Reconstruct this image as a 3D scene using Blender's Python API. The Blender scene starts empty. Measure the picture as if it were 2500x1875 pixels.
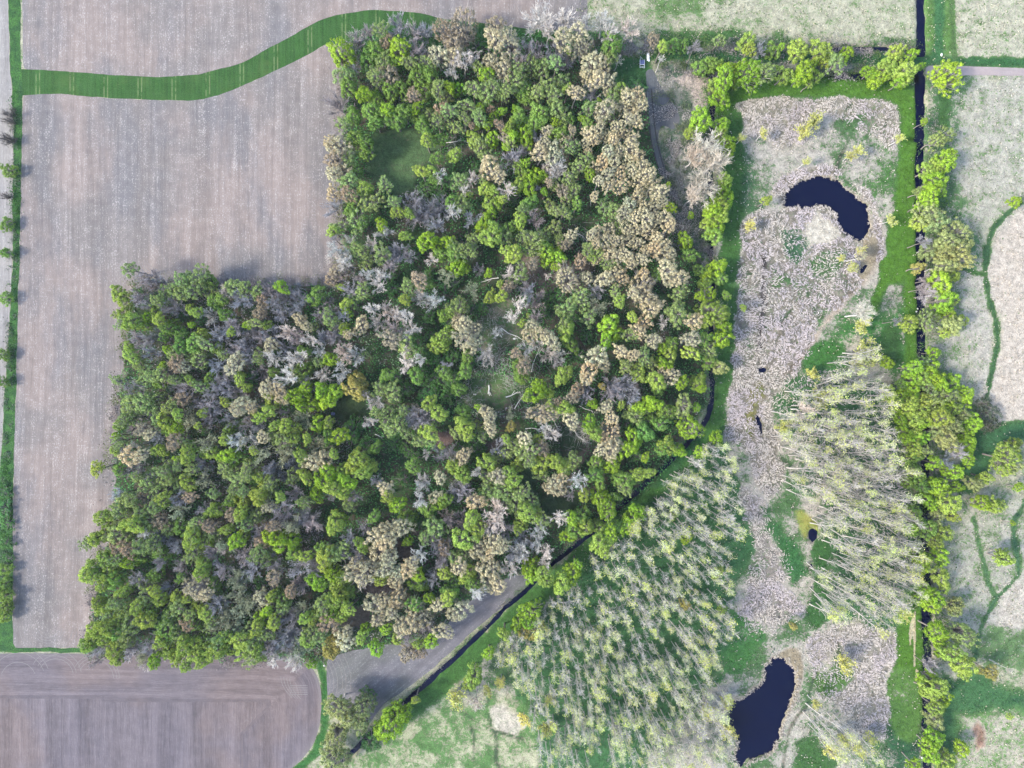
import bpy, math, re
import numpy as np
from mathutils import Vector, Matrix

SC = bpy.context.scene
COL = SC.collection
# ------------------------------------------------------------------ camera: a drone 200 m up, looking straight down
H, S = 200.0, 8.62                       # flying height (m); survey units per metre on the ground
cam_d = bpy.data.cameras.new("camera")
cam = bpy.data.objects.new("camera", cam_d)
COL.objects.link(cam)
cam.location = (0, 0, H)
cam.rotation_euler = (0, 0, 0)
cam_d.sensor_width = 36.0
cam_d.lens = 36.0 * H / (2500 / S)
cam_d.clip_start = 1.0
cam_d.clip_end = 9000.0
SC.camera = cam
# ------------------------------------------------------------------ sky and sun (light travels towards +x and a little +y)
SUN_EL, SUN_AZ = math.radians(43), math.atan2(-0.95, -0.30)
w = bpy.data.worlds.new("World"); SC.world = w; w.use_nodes = True
nt = w.node_tree
bg = nt.nodes["Background"]
sky = nt.nodes.new("ShaderNodeTexSky")
sky.sky_type = 'NISHITA'; sky.sun_disc = False
sky.sun_elevation = SUN_EL; sky.sun_rotation = SUN_AZ
sky.air_density = 1.0; sky.dust_density = 1.5
nt.links.new(sky.outputs[0], bg.inputs[0])
bg.inputs[1].default_value = 0.15
sd = bpy.data.lights.new("sun", 'SUN'); sd.energy = 1.5; sd.angle = math.radians(10); sd.color = (1.0, 0.94, 0.84)
so = bpy.data.objects.new("sun", sd); COL.objects.link(so)
d = Vector((math.sin(SUN_AZ) * math.cos(SUN_EL), math.cos(SUN_AZ) * math.cos(SUN_EL), math.sin(SUN_EL)))
so.rotation_euler = d.to_track_quat('Z', 'Y').to_euler()
so.location = (-150, -50, 180)
vs = SC.view_settings
vs.view_transform = 'Standard'; vs.look = 'None'; vs.exposure = 2.02; vs.gamma = 1.0; vs.use_curve_mapping = False
SC.cycles.max_bounces = 6; SC.cycles.diffuse_bounces = 3; SC.cycles.transparent_max_bounces = 4
RNG = np.random.default_rng(7)

# ------------------------------------------------------------------ helpers
def link(o, parent=None, **props):
    COL.objects.link(o)
    if parent is not None: o.parent = parent
    for k, v in props.items():
        if v: o[k] = v
    return o

def npmesh(name, co, faces, mat=None, smooth=False, attrs=None, colors=None):
    """co (N,3), faces (M,3|4) arrays -> mesh, with float and colour point attributes"""
    me = bpy.data.meshes.new(name)
    co = np.ascontiguousarray(co, dtype=np.float32); faces = np.ascontiguousarray(faces, dtype=np.int32)
    k = faces.shape[1]
    me.vertices.add(len(co)); me.vertices.foreach_set("co", co.ravel())
    me.loops.add(faces.size); me.loops.foreach_set("vertex_index", faces.ravel())
    me.polygons.add(len(faces)); me.polygons.foreach_set("loop_start", np.arange(0, faces.size, k, dtype=np.int32))
    try: me.polygons.foreach_set("loop_total", np.full(len(faces), k, dtype=np.int32))
    except Exception: pass
    me.update(calc_edges=True)
    if smooth: me.polygons.foreach_set("use_smooth", np.ones(len(faces), dtype=bool))
    for n, a in (attrs or {}).items():
        at = me.attributes.new(n, 'FLOAT', 'POINT'); at.data.foreach_set("value", np.ascontiguousarray(a, dtype=np.float32))
    for n, a in (colors or {}).items():
        at = me.attributes.new(n, 'FLOAT_COLOR', 'POINT'); at.data.foreach_set("color", np.ascontiguousarray(a, dtype=np.float32).ravel())
    if mat: me.materials.append(mat)
    me.validate(verbose=False)
    return me

def vnoise(x, y, scale, seed=0, octaves=3):
    """smooth value noise 0..1, feature size = scale metres"""
    out, amp, tot = 0, 1.0, 0
    for o in range(octaves):
        r = np.random.default_rng(seed * 31 + o).random((128, 128))
        u, v = x / scale * 2 ** o + 1000.3, y / scale * 2 ** o + 1000.7
        i, j = np.floor(u).astype(int), np.floor(v).astype(int)
        fu, fv = u - i, v - j
        fu, fv = fu * fu * (3 - 2 * fu), fv * fv * (3 - 2 * fv)
        g = lambda a, b: r[a % 128, b % 128]
        out = out + amp * ((g(i, j) * (1 - fu) + g(i + 1, j) * fu) * (1 - fv) + (g(i, j + 1) * (1 - fu) + g(i + 1, j + 1) * fu) * fv)
        tot += amp; amp *= 0.5
    return out / tot

def W(v, x, y):
    """sheet coordinates -> ground metres"""
    ox, oy, k = VIEWS[v] if v in VIEWS else (0, 0, 1.0 if v == 's' else 0.8848)
    return ((x / k + ox) - 1250) / S, (937.5 - (y / k + oy)) / S

def pts(s):
    """'C:10 20,30 40 F:1 2' -> (N,2) ground metres; s: = source units, f: = overview units"""
    out = []
    for part in s.split():
        pass
    for m in re.finditer(r'([A-Za-z]):([^A-Za-z]+)', s):
        for q in m.group(2).split(','):
            q = q.split()
            if len(q) == 2: out.append(W(m.group(1), float(q[0]), float(q[1])))
    return np.array(out)

def seg_dist(P, A, closed=False):
    """distance of points to a polyline, and the nearest points"""
    n = len(A); best = np.full(len(P), 1e9); near = np.zeros_like(P)
    for i in range(n if closed else n - 1):
        a, b = A[i], A[(i + 1) % n]
        ab = b - a; t = np.clip(((P - a) @ ab) / max(ab @ ab, 1e-9), 0, 1)
        q = a + t[:, None] * ab; dd = np.hypot(*(P - q).T)
        k = dd < best; best[k] = dd[k]; near[k] = q[k]
    return best, near

def inside(P, A):
    n = len(A); c = np.zeros(len(P), bool); x, y = P[:, 0], P[:, 1]
    for i in range(n):
        x1, y1 = A[i]; x2, y2 = A[(i + 1) % n]
        if y1 == y2: continue
        c ^= ((y1 > y) != (y2 > y)) & (x < (x2 - x1) * (y - y1) / (y2 - y1) + x1)
    return c

def sdist(P, A):
    """signed distance to a polygon, positive inside"""
    dd, _ = seg_dist(P, A, True)
    return np.where(inside(P, A), dd, -dd)

def sstep(a, b, x):
    t = np.clip((x - a) / (b - a), 0, 1)
    return t * t * (3 - 2 * t)

def smooth_line(A, n=4, closed=False):
    for _ in range(n):
        B = np.roll(A, -1, 0)
        q, r = A * .75 + B * .25, A * .25 + B * .75
        C = np.empty((len(A) * 2, 2)); C[0::2], C[1::2] = q, r
        A = C if closed else np.vstack([A[:1], C[:-2], A[-1:]])
    return A

def wobble(A, amp, scale, seed):
    return A + np.stack([vnoise(A[:, 0], A[:, 1], scale, seed) - .5, vnoise(A[:, 0], A[:, 1], scale, seed + 9) - .5], 1) * 2 * amp

def dense(A, step, closed=True):
    out = []
    n = len(A)
    for i in range(n if closed else n - 1):
        a, b = A[i], A[(i + 1) % n]; k = max(1, int(np.hypot(*(b - a)) / step))
        out += [a + (b - a) * t / k for t in range(k)]
    if not closed: out.append(A[-1])
    return np.array(out)

# ------------------------------------------------------------------ shader helpers
class NT:
    def __init__(s, name):
        s.m = bpy.data.materials.new(name); s.m.use_nodes = True
        s.t = s.m.node_tree; s.t.nodes.clear()
        s.out = s.t.nodes.new("ShaderNodeOutputMaterial")
    def n(s, typ, ins=None, **kw):
        nd = s.t.nodes.new(typ)
        for k, v in kw.items(): setattr(nd, k, v)
        for k, v in (ins or {}).items():
            if hasattr(v, 'links') or isinstance(v, bpy.types.NodeSocket): s.t.links.new(v, nd.inputs[k])
            else: nd.inputs[k].default_value = v
        return nd
    def math(s, op, a, b=None, c=None, clamp=False):
        nd = s.t.nodes.new("ShaderNodeMath"); nd.operation = op; nd.use_clamp = clamp
        for i, v in enumerate((a, b, c)):
            if v is None: continue
            if isinstance(v, bpy.types.NodeSocket): s.t.links.new(v, nd.inputs[i])
            else: nd.inputs[i].default_value = v
        return nd.outputs[0]
    def mix(s, f, a, b, mode='MIX'):
        nd = s.t.nodes.new("ShaderNodeMix"); nd.data_type = 'RGBA'; nd.blend_type = mode
        for i, v in ((0, f), (6, a), (7, b)):
            if isinstance(v, bpy.types.NodeSocket): s.t.links.new(v, nd.inputs[i])
            else: nd.inputs[i].default_value = v if i == 0 else (*v, 1)[:4]
        return nd.outputs[2]
    def pos(s): return s.n("ShaderNodeNewGeometry").outputs["Position"]
    def attr(s, name): return s.n("ShaderNodeAttribute", attribute_name=name)
    def noise(s, scale, detail=4, vec=None, rough=.55, dist=0):
        nd = s.n("ShaderNodeTexNoise", {"Scale": scale, "Detail": detail, "Roughness": rough, "Distortion": dist})
        s.t.links.new(vec if vec is not None else s.pos(), nd.inputs["Vector"]); return nd.outputs[0]
    def ramp(s, v, a, b):
        nd = s.n("ShaderNodeMapRange", {"From Min": a, "From Max": b}, interpolation_type='SMOOTHSTEP'); s.t.links.new(v, nd.inputs[0]); return nd.outputs[0]
    def scale(s, vec, xyz):
        nd = s.n("ShaderNodeVectorMath", {1: xyz}, operation='MULTIPLY'); s.t.links.new(vec, nd.inputs[0]); return nd.outputs[0]
    def val(s, col, v):
        """colour times a scalar"""
        nd = s.n("ShaderNodeVectorMath", operation='SCALE')
        if isinstance(col, bpy.types.NodeSocket): s.t.links.new(col, nd.inputs[0])
        else: nd.inputs[0].default_value = col[:3]
        s.t.links.new(v, nd.inputs["Scale"]) if isinstance(v, bpy.types.NodeSocket) else setattr(nd.inputs["Scale"], 'default_value', v)
        return nd.outputs[0]
    def finish(s, col, rough=.9, bump=None, strength=.5, dist=.1, spec=.2):
        b = s.n("ShaderNodeBsdfPrincipled", {"Roughness": rough, "Specular IOR Level": spec})
        if isinstance(col, bpy.types.NodeSocket): s.t.links.new(col, b.inputs["Base Color"])
        else: b.inputs["Base Color"].default_value = (*col, 1)[:4]
        if bump is not None:
            bn = s.n("ShaderNodeBump", {"Strength": strength, "Distance": dist, "Height": bump}); s.t.links.new(bn.outputs[0], b.inputs["Normal"])
        s.t.links.new(b.outputs[0], s.out.inputs[0]); return s.m

def plain(name, col, rough=.8, var=.25, sc=6.0):
    t = NT(name); n = t.noise(sc, 4)
    return t.finish(t.val(col, t.math('ADD', t.math('MULTIPLY', n, var * 2), 1 - var)), rough, n, .3, .03)
# ------------------------------------------------------------------ what stands where (survey of the place, in map units of its nine sheets)
TREES = {}
TREES['B'] = """180 240 60b,260 200 50b,335 180 45o,440 160 60b,370 255 45t,545 190 60b,620 200 60b,85 335 78l,110 480 65o,130 550 65g,60 650 80b,
740 180 70t,850 180 95t,800 270 70t,1060 160 65t,1060 240 60c,1150 270 80c,1340 110 75w,1400 180 60w,1510 110 65w,1630 130 50w,1490 240 60c,1590 200 60c,1610 290 70c,1260 300 60b,1320 340 60b,
1430 320 55b,1750 120 60w,1790 200 55w,1900 170 55w,1800 280 65g,1790 360 45o,1840 365 30w,2065 245 38t,2120 290 35y,450 310 65l,300 320 60g,250 370 60g,350 400 60o,160 420 35b,420 400 55g,550 300 50b,600 340 45b,520 400 50o,610 400 50o,700 350 60c,
790 350 60c,850 370 55w,920 370 50w,780 450 40w,950 420 40o,960 280 60d,1030 380 55c,1110 420 60c,1220 390 50b,1000 470 45l,1040 540 50o,1210 430 50o,1290 420 60o,1370 400 50o,1440 395 45o,1350 440 50o,1510 390 55b,1530 320 20l,1680 400 70c,1740 400 60c,1640 470 50c,1710 500 55c,1770 520 55c,1670 590 60b,1570 580 45c,
300 480 50o,380 470 55t,570 480 60g,640 470 60g,230 590 50l,310 630 45g,390 570 60g,470 560 60g,540 600 45t,610 560 55g,700 560 45o,750 600 50o,830 560 45l,770 545 30l,920 560 45o,1000 590 45o,1100 600 45o,1130 570 40o,880 660 50o,1240 560 60g,1250 610 45g,1190 500 50o,1400 560 55o,1480 520 50o,1520 560 35y,1330 580 50o,1440 610 50o,1010 640 25l,965 680 30l,1105 700 25l,1190 690 28l,1035 690 30t,1050 730 30l,1340 700 55g,1320 770 50g,1450 690 50o,1480 740 55o,1540 750 30g,1440 770 30l,1610 750 20l,
270 700 55g,330 740 60g,380 690 40l,430 760 60g,480 700 55g,540 730 50g,560 680 40l,600 790 45g,640 720 50o,720 690 45t,690 760 40o,770 700 45o,160 730 50g,90 780 50o,190 870 65g,240 900 60g,230 970 55g,300 770 55g,860 740 40o,910 790 25t,960 740 50o,800 800 40o,1010 790 30l,950 800 25l,1150 800 40y,1170 850 40l,1250 850 60l,1210 740 50g,1090 790 35t,1040 870 45l,1110 870 35w,930 880 45y,970 920 50o,1060 910 25l,1150 900 40o,1130 930 25l,620 880 45y,710 880 45g,1000 980 40o,1320 870 40b,1390 820 35c,1460 840 50g,1550 820 30c,1500 900 50c,1540 930 50o,1340 960 60c,1430 970 55c,1380 910 50c,1180 990 60b,1240 950 40b,1650 790 40g,1450 1060 70w,1390 1060 40w,
70 920 65c,20 900 50c,40 1000 60t,80 1080 60c,30 1100 50c,130 1010 45o,185 1080 50g,140 1150 60o,270 1060 35b,360 1170 50o,230 1190 50y,40 1220 55c,130 1230 50t,200 1260 50o,280 1280 55o,160 1310 50g,30 1310 60b,180 1390 60o,220 1410 40g,60 1440 45o,30 1460 40y,340 1420 45l,420 1280 45o,440 1340 45y,515 1350 30g,490 1490 40y,590 1080 45y,650 1080 50y,700 1110 40w,800 980 45y,690 1000 45g,630 1180 60d,680 1130 40g,700 1200 50d,780 1150 50d,840 1140 55o,910 1130 45w,860 1200 40w,540 1270 50b,620 1330 70b,700 1310 75b,680 1420 60b,560 1380 60b,780 1270 50g,850 1290 55o,790 1340 40w,880 1240 30y,910 1380 50b,1030 1060 65c,1080 1110 40c,1000 1030 35c,1090 1060 30b,930 1040 40d,1250 1030 40l,1220 1080 45g,1330 1110 50l,1280 1120 45l,1210 1170 55y,1270 1180 45l,1140 1200 45w,1110 1260 35y,1000 1190 40y,1050 1210 40y,1030 1290 45y,1080 1290 30l,1040 1340 35l,980 1140 30o,1180 1250 40d,1280 1280 50g,1240 1320 45o,1310 1380 48b,1400 1150 30t,1370 1210 30l,1310 1190 35b,1430 1170 40o,1530 1120 50o,1490 1210 45t,1560 1200 45o,1510 1260 40o,1410 1300 50o,1460 1330 40o,1500 1340 40o,1580 1290 40g,1630 1000 50o,1660 1100 35l,1600 1050 40o,1220 1390 45y,1160 1440 50g,990 1410 50l,1050 1440 55y,1030 1500 60y,1110 1490 50o,1240 1490 40o,640 1510 60l,600 1550 40l,690 1560 45l,760 1530 50l,920 1520 50o,860 1580 55o,800 1600 50g,720 1610 45g,1310 1510 60o,1380 1490 50o,1370 1570 60g,1290 1580 50o,1440 1440 40o,1460 1600 40l,1540 1490 45c,1500 1550 45t,1470 1520 40o,
140 1520 35w,280 1540 45w,350 1470 45w,40 1510 30b,210 1580 45o,340 1600 50o,430 1590 50b,480 1590 45b,30 1580 40w,110 1600 45w,520 1620 40b,660 1640 35w,
1660 840 45c,1720 810 40c,1760 860 45c,1690 880 40c,1830 800 40c,1640 900 40c,1810 880 40c,1870 840 40c,1930 870 40c,1780 960 45c,1650 960 30c,1850 950 45c,1920 930 45c,1900 1010 45c,1960 980 40c,1820 1020 45c,1740 1020 45c,1690 1060 45c,1770 1100 45c,1850 1100 45c,1930 1080 40c,1990 1050 45c,2030 1100 50c,2060 1160 45c,1980 1140 45c,1860 1180 50c,1780 1170 40c,1720 1140 40c,2040 1220 45c,2100 1210 50c,2120 1270 40c,1960 1240 45c,1910 1290 45c,1990 1300 45c,2060 1310 45c,1880 1350 50c,1950 1370 45c,2020 1380 50c,2090 1380 45c,2140 1390 50c,2170 1430 40c,1820 1330 45o,1750 1310 45o,1690 1240 30c,1720 1470 45c,1670 1480 35c,1780 1450 40c,1840 1430 40o,1890 1450 45c,1960 1450 45c,2030 1460 45c,2080 1510 40c,1700 1540 35c,1760 1530 45c,1830 1520 45c,1900 1530 45c,1960 1540 45c,2120 1540 50c,2020 1590 45c,1860 1600 40c,1920 1620 35c,2170 1600 45c,1990 1640 40c,1710 1600 40o,1780 1610 40c,1650 1580 40o,
1760 690 60c,1700 660 30g,1800 620 50o,1840 660 45o,1900 610 45c,1960 600 45c,1990 660 45c,1930 690 45c,1870 680 40c,1950 760 50c,1900 750 40c,1650 680 45o,1850 560 45g,1960 550 60d,1780 740 50o,1720 640 20l,2170 1310 35l,2160 1170 20l"""
TREES['C'] = """50 270 35y,385 240 35o,550 250 50y,570 290 45y,110 270 45g,170 270 40g,240 280 40b,620 290 50b,700 300 45g,760 275 22l,860 300 55y,990 290 55y,1010 350 45y,1090 370 55o,1130 350 35l,1155 305 30l,900 430 60l,940 390 45l,960 460 40y,870 460 45l,925 500 25y,770 445 50y,670 430 60o,560 440 80l,600 430 60l,520 410 50l,420 470 65l,440 420 45l,380 500 45y,480 470 50y,390 590 50l,385 550 35y,350 380 50g,280 400 50g,1440 340 50y,1455 300 35y,1410 400 50y,1370 420 45y,1290 430 40l,1340 470 50l,1540 325 40l,1510 430 60y,1490 480 50l,1595 395 28l,1465 490 30l,1755 455 72l,
270 720 60l,240 780 45y,215 800 40y,320 870 85W,240 930 75W,360 960 80W,300 1110 85W,240 1170 55W,400 740 45l,400 790 45y,430 850 40l,440 900 40l,420 1080 45y,410 1140 50l,430 1200 45l,390 1230 45y,350 1260 60l,400 1290 50y,340 1330 45y,370 1370 50l,355 1410 50y,215 1290 20l,100 1240 45l,20 1290 50c,50 1320 50c,180 1440 50l,210 1530 40g,70 1450 70c,110 1500 60c,40 1500 60c,40 350 18w,
1615 730 20l,1740 810 50o,1690 840 45o,1745 970 60l,1770 930 40l,1700 990 50y,1640 1020 50y,1680 1080 55l,1660 1140 60l,1710 1120 45l,1590 1150 35o,1650 1190 60l,1640 1290 70P,1600 1330 50y,1680 1330 60P,1590 1240 30l,1810 1400 75P,1760 1450 60P,1840 1480 60P,1750 1520 60P,1820 1540 70P,1620 1450 40b,2160 1210 36l,
960 720 60p,900 790 50p,520 825 20p,650 800 26p,1470 830 28p,1230 900 36p,1180 930 32p,910 970 28p,670 1200 30y,570 1350 36p,1420 1320 30p,1240 1510 32p,1120 1550 24p"""
TREES['D'] = """820 150 45o,740 300 45y,780 340 45y,770 430 45y,830 480 60y,760 490 40o,900 200 40b,960 210 50b,1010 230 50b,880 290 55b,860 340 40b,970 260 45b,920 380 50b,1150 220 50o,1200 200 50o,1260 180 55o,1320 220 45g,1150 290 50o,1220 280 50o,1280 260 50o,1340 280 40o,1090 280 40o,1030 310 45o,990 350 40o,1060 380 55b,1120 400 45b,930 450 30l,980 420 35y,920 500 40y,1000 470 45y,1060 520 45g,1100 490 40g,1040 570 40g,1140 560 45g,1200 400 30y,1240 420 40y,1210 500 28l,1260 470 40d,1360 350 50g,1420 280 35w,1400 340 45g,1320 440 50w,1430 440 45g,1470 260 50o,1500 340 60b,1550 270 45o,1570 350 45b,1620 290 40o,1650 330 35t,1660 390 40t,1640 430 35t,1700 290 50b,1780 260 45l,1720 360 45b,1800 330 60b,1860 290 60b,1900 350 60b,1860 400 45b,1780 430 50b,1690 500 35g,1560 500 28l,1610 490 35o,1480 500 50b,1390 570 60b,1440 520 50b,1460 545 25y,1280 560 45y,1290 620 40o,1220 620 50g,1140 640 45g,1100 690 40o,920 600 60b,860 580 50b,990 570 50b,950 680 50b,810 640 40y,820 700 45y,880 740 50o,900 780 30o,1060 660 30l,1030 760 30l,1110 740 40t,1160 770 45c,1250 720 55o,1200 680 35o,1380 650 45y,1410 690 35o,1380 760 60b,1480 750 60c,1510 840 40y,1560 900 35y,1540 620 55b,1480 660 50b,1560 560 45b,1620 560 45b,1660 580 50b,1700 560 45b,1580 700 50b,1630 700 40o,1640 790 60b,1590 840 40d,1710 630 45c,1720 700 50w,1810 540 55w,1800 640 50b,1880 580 55b,1960 600 45w,2060 580 60b,1900 470 50c,1940 510 35c,1980 510 35o,2020 440 50b,2080 450 50o,2000 320 55g,2060 350 45b,2130 480 35o,2170 440 35b,2180 530 30l,2190 360 35y,2140 520 40b,1870 700 50w,1920 670 35g,2020 670 40w,2080 720 45l,2010 740 30o,1730 800 35g,1820 830 60w,1910 800 60g,1940 870 45b,2040 830 60w,2150 800 55w,2170 650 50w,2180 710 45w,
1000 820 45o,940 820 45o,900 860 45o,1070 810 45t,1100 850 40o,1150 840 40o,1200 850 35y,1000 860 45g,1130 900 50b,1180 900 45b,1260 890 45o,1060 900 30d,740 850 35o,850 900 60b,1320 840 40g,1380 890 50b,1450 900 60b,1420 850 50b,1500 940 45b,1340 940 45b,1680 910 50c,1740 900 50c,1780 950 45c,1720 980 50y,1870 950 60l,1930 900 45l,2040 920 60l,2110 930 50l,1900 1010 50l,1980 1000 50l,2060 990 40l,1530 1010 65c,1490 1040 40c,1590 1020 40c,1690 1050 45y,1640 1090 35y,1610 1060 20y,1420 990 30y,1280 1060 30y,1250 1000 45b,1320 1010 55b,1380 1020 50b,1330 1090 50b,1450 1100 50b,1200 1110 60G,1120 1070 40y,1100 1000 45o,1060 1030 40o,1150 970 45t,1010 960 45o,820 1000 55o,880 990 55o,930 1010 45o,800 970 40o,830 1090 50o,780 1100 40o,990 1090 45o,1040 1110 50y,1070 1160 45y,1120 1150 40l,750 1140 35y,730 1200 25l,830 1160 50b,900 1160 40t,940 1190 40c,1250 1140 25y,1290 1180 30d,1450 1160 30g,1560 1130 50b,1620 1150 40b,1800 1060 40b,1930 1090 65G,1740 1140 45y,1800 1140 50y,1860 1150 40y,1730 1200 40o,1780 1230 50o,1850 1220 40y,2010 1130 50l,2080 1120 35y,2150 1200 50l,2080 1210 45g,1940 1220 35y,2020 1260 60G,760 1240 50o,740 1300 40y,850 1260 25w,820 1330 60c,890 1330 45c,770 1290 40b,990 1220 45b,1000 1290 35y,1040 1300 35y,1100 1240 55t,1160 1240 40o,1200 1270 45g,1300 1240 60G,1280 1310 35y,1330 1310 40y,1180 1330 40y,1120 1350 25l,1490 1240 40w,1580 1230 45w,1540 1240 30c,1660 1210 35c,1420 1230 40y,1430 1330 45l,1490 1350 50y,1410 1400 40o,1470 1310 30l,1600 1300 30y,1660 1330 50G,1800 1320 70G,1850 1370 50b,1900 1330 45y,1980 1370 60c,2040 1350 55c,2110 1320 30y,1280 1380 50b,1730 1400 60b,1700 1430 45b,1790 1460 40b,1590 1390 50o,1550 1440 45o,1450 1440 45o,1500 1480 45o,1600 1470 40g,1650 1470 40y,1850 1460 40o,1930 1460 40y,2080 1440 60l,2150 1430 45y,2040 1500 50l,2110 1540 60y,2000 1580 45l,2110 1580 40b,750 1420 35g,610 1410 42y,800 1430 50b,870 1400 50b,860 1470 40o,940 1480 40b,1020 1430 50o,1070 1400 45o,1120 1390 30o,1060 1480 50o,1210 1420 45o,1280 1480 50G,1180 1500 50y,1140 1540 40o,920 1510 45o,990 1560 50o,900 1600 50t,940 1570 35t,1030 1610 50y,1100 1600 40t,1200 1590 40t,820 1620 50o,740 1580 45b,1350 1570 40o,1480 1540 45o,1460 1610 45g,1540 1560 40o,1630 1580 50y,1720 1560 40o,1700 1500 45o,1870 1560 60b,1770 1590 40y,1920 1620 40o,2190 1500 50l"""
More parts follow.
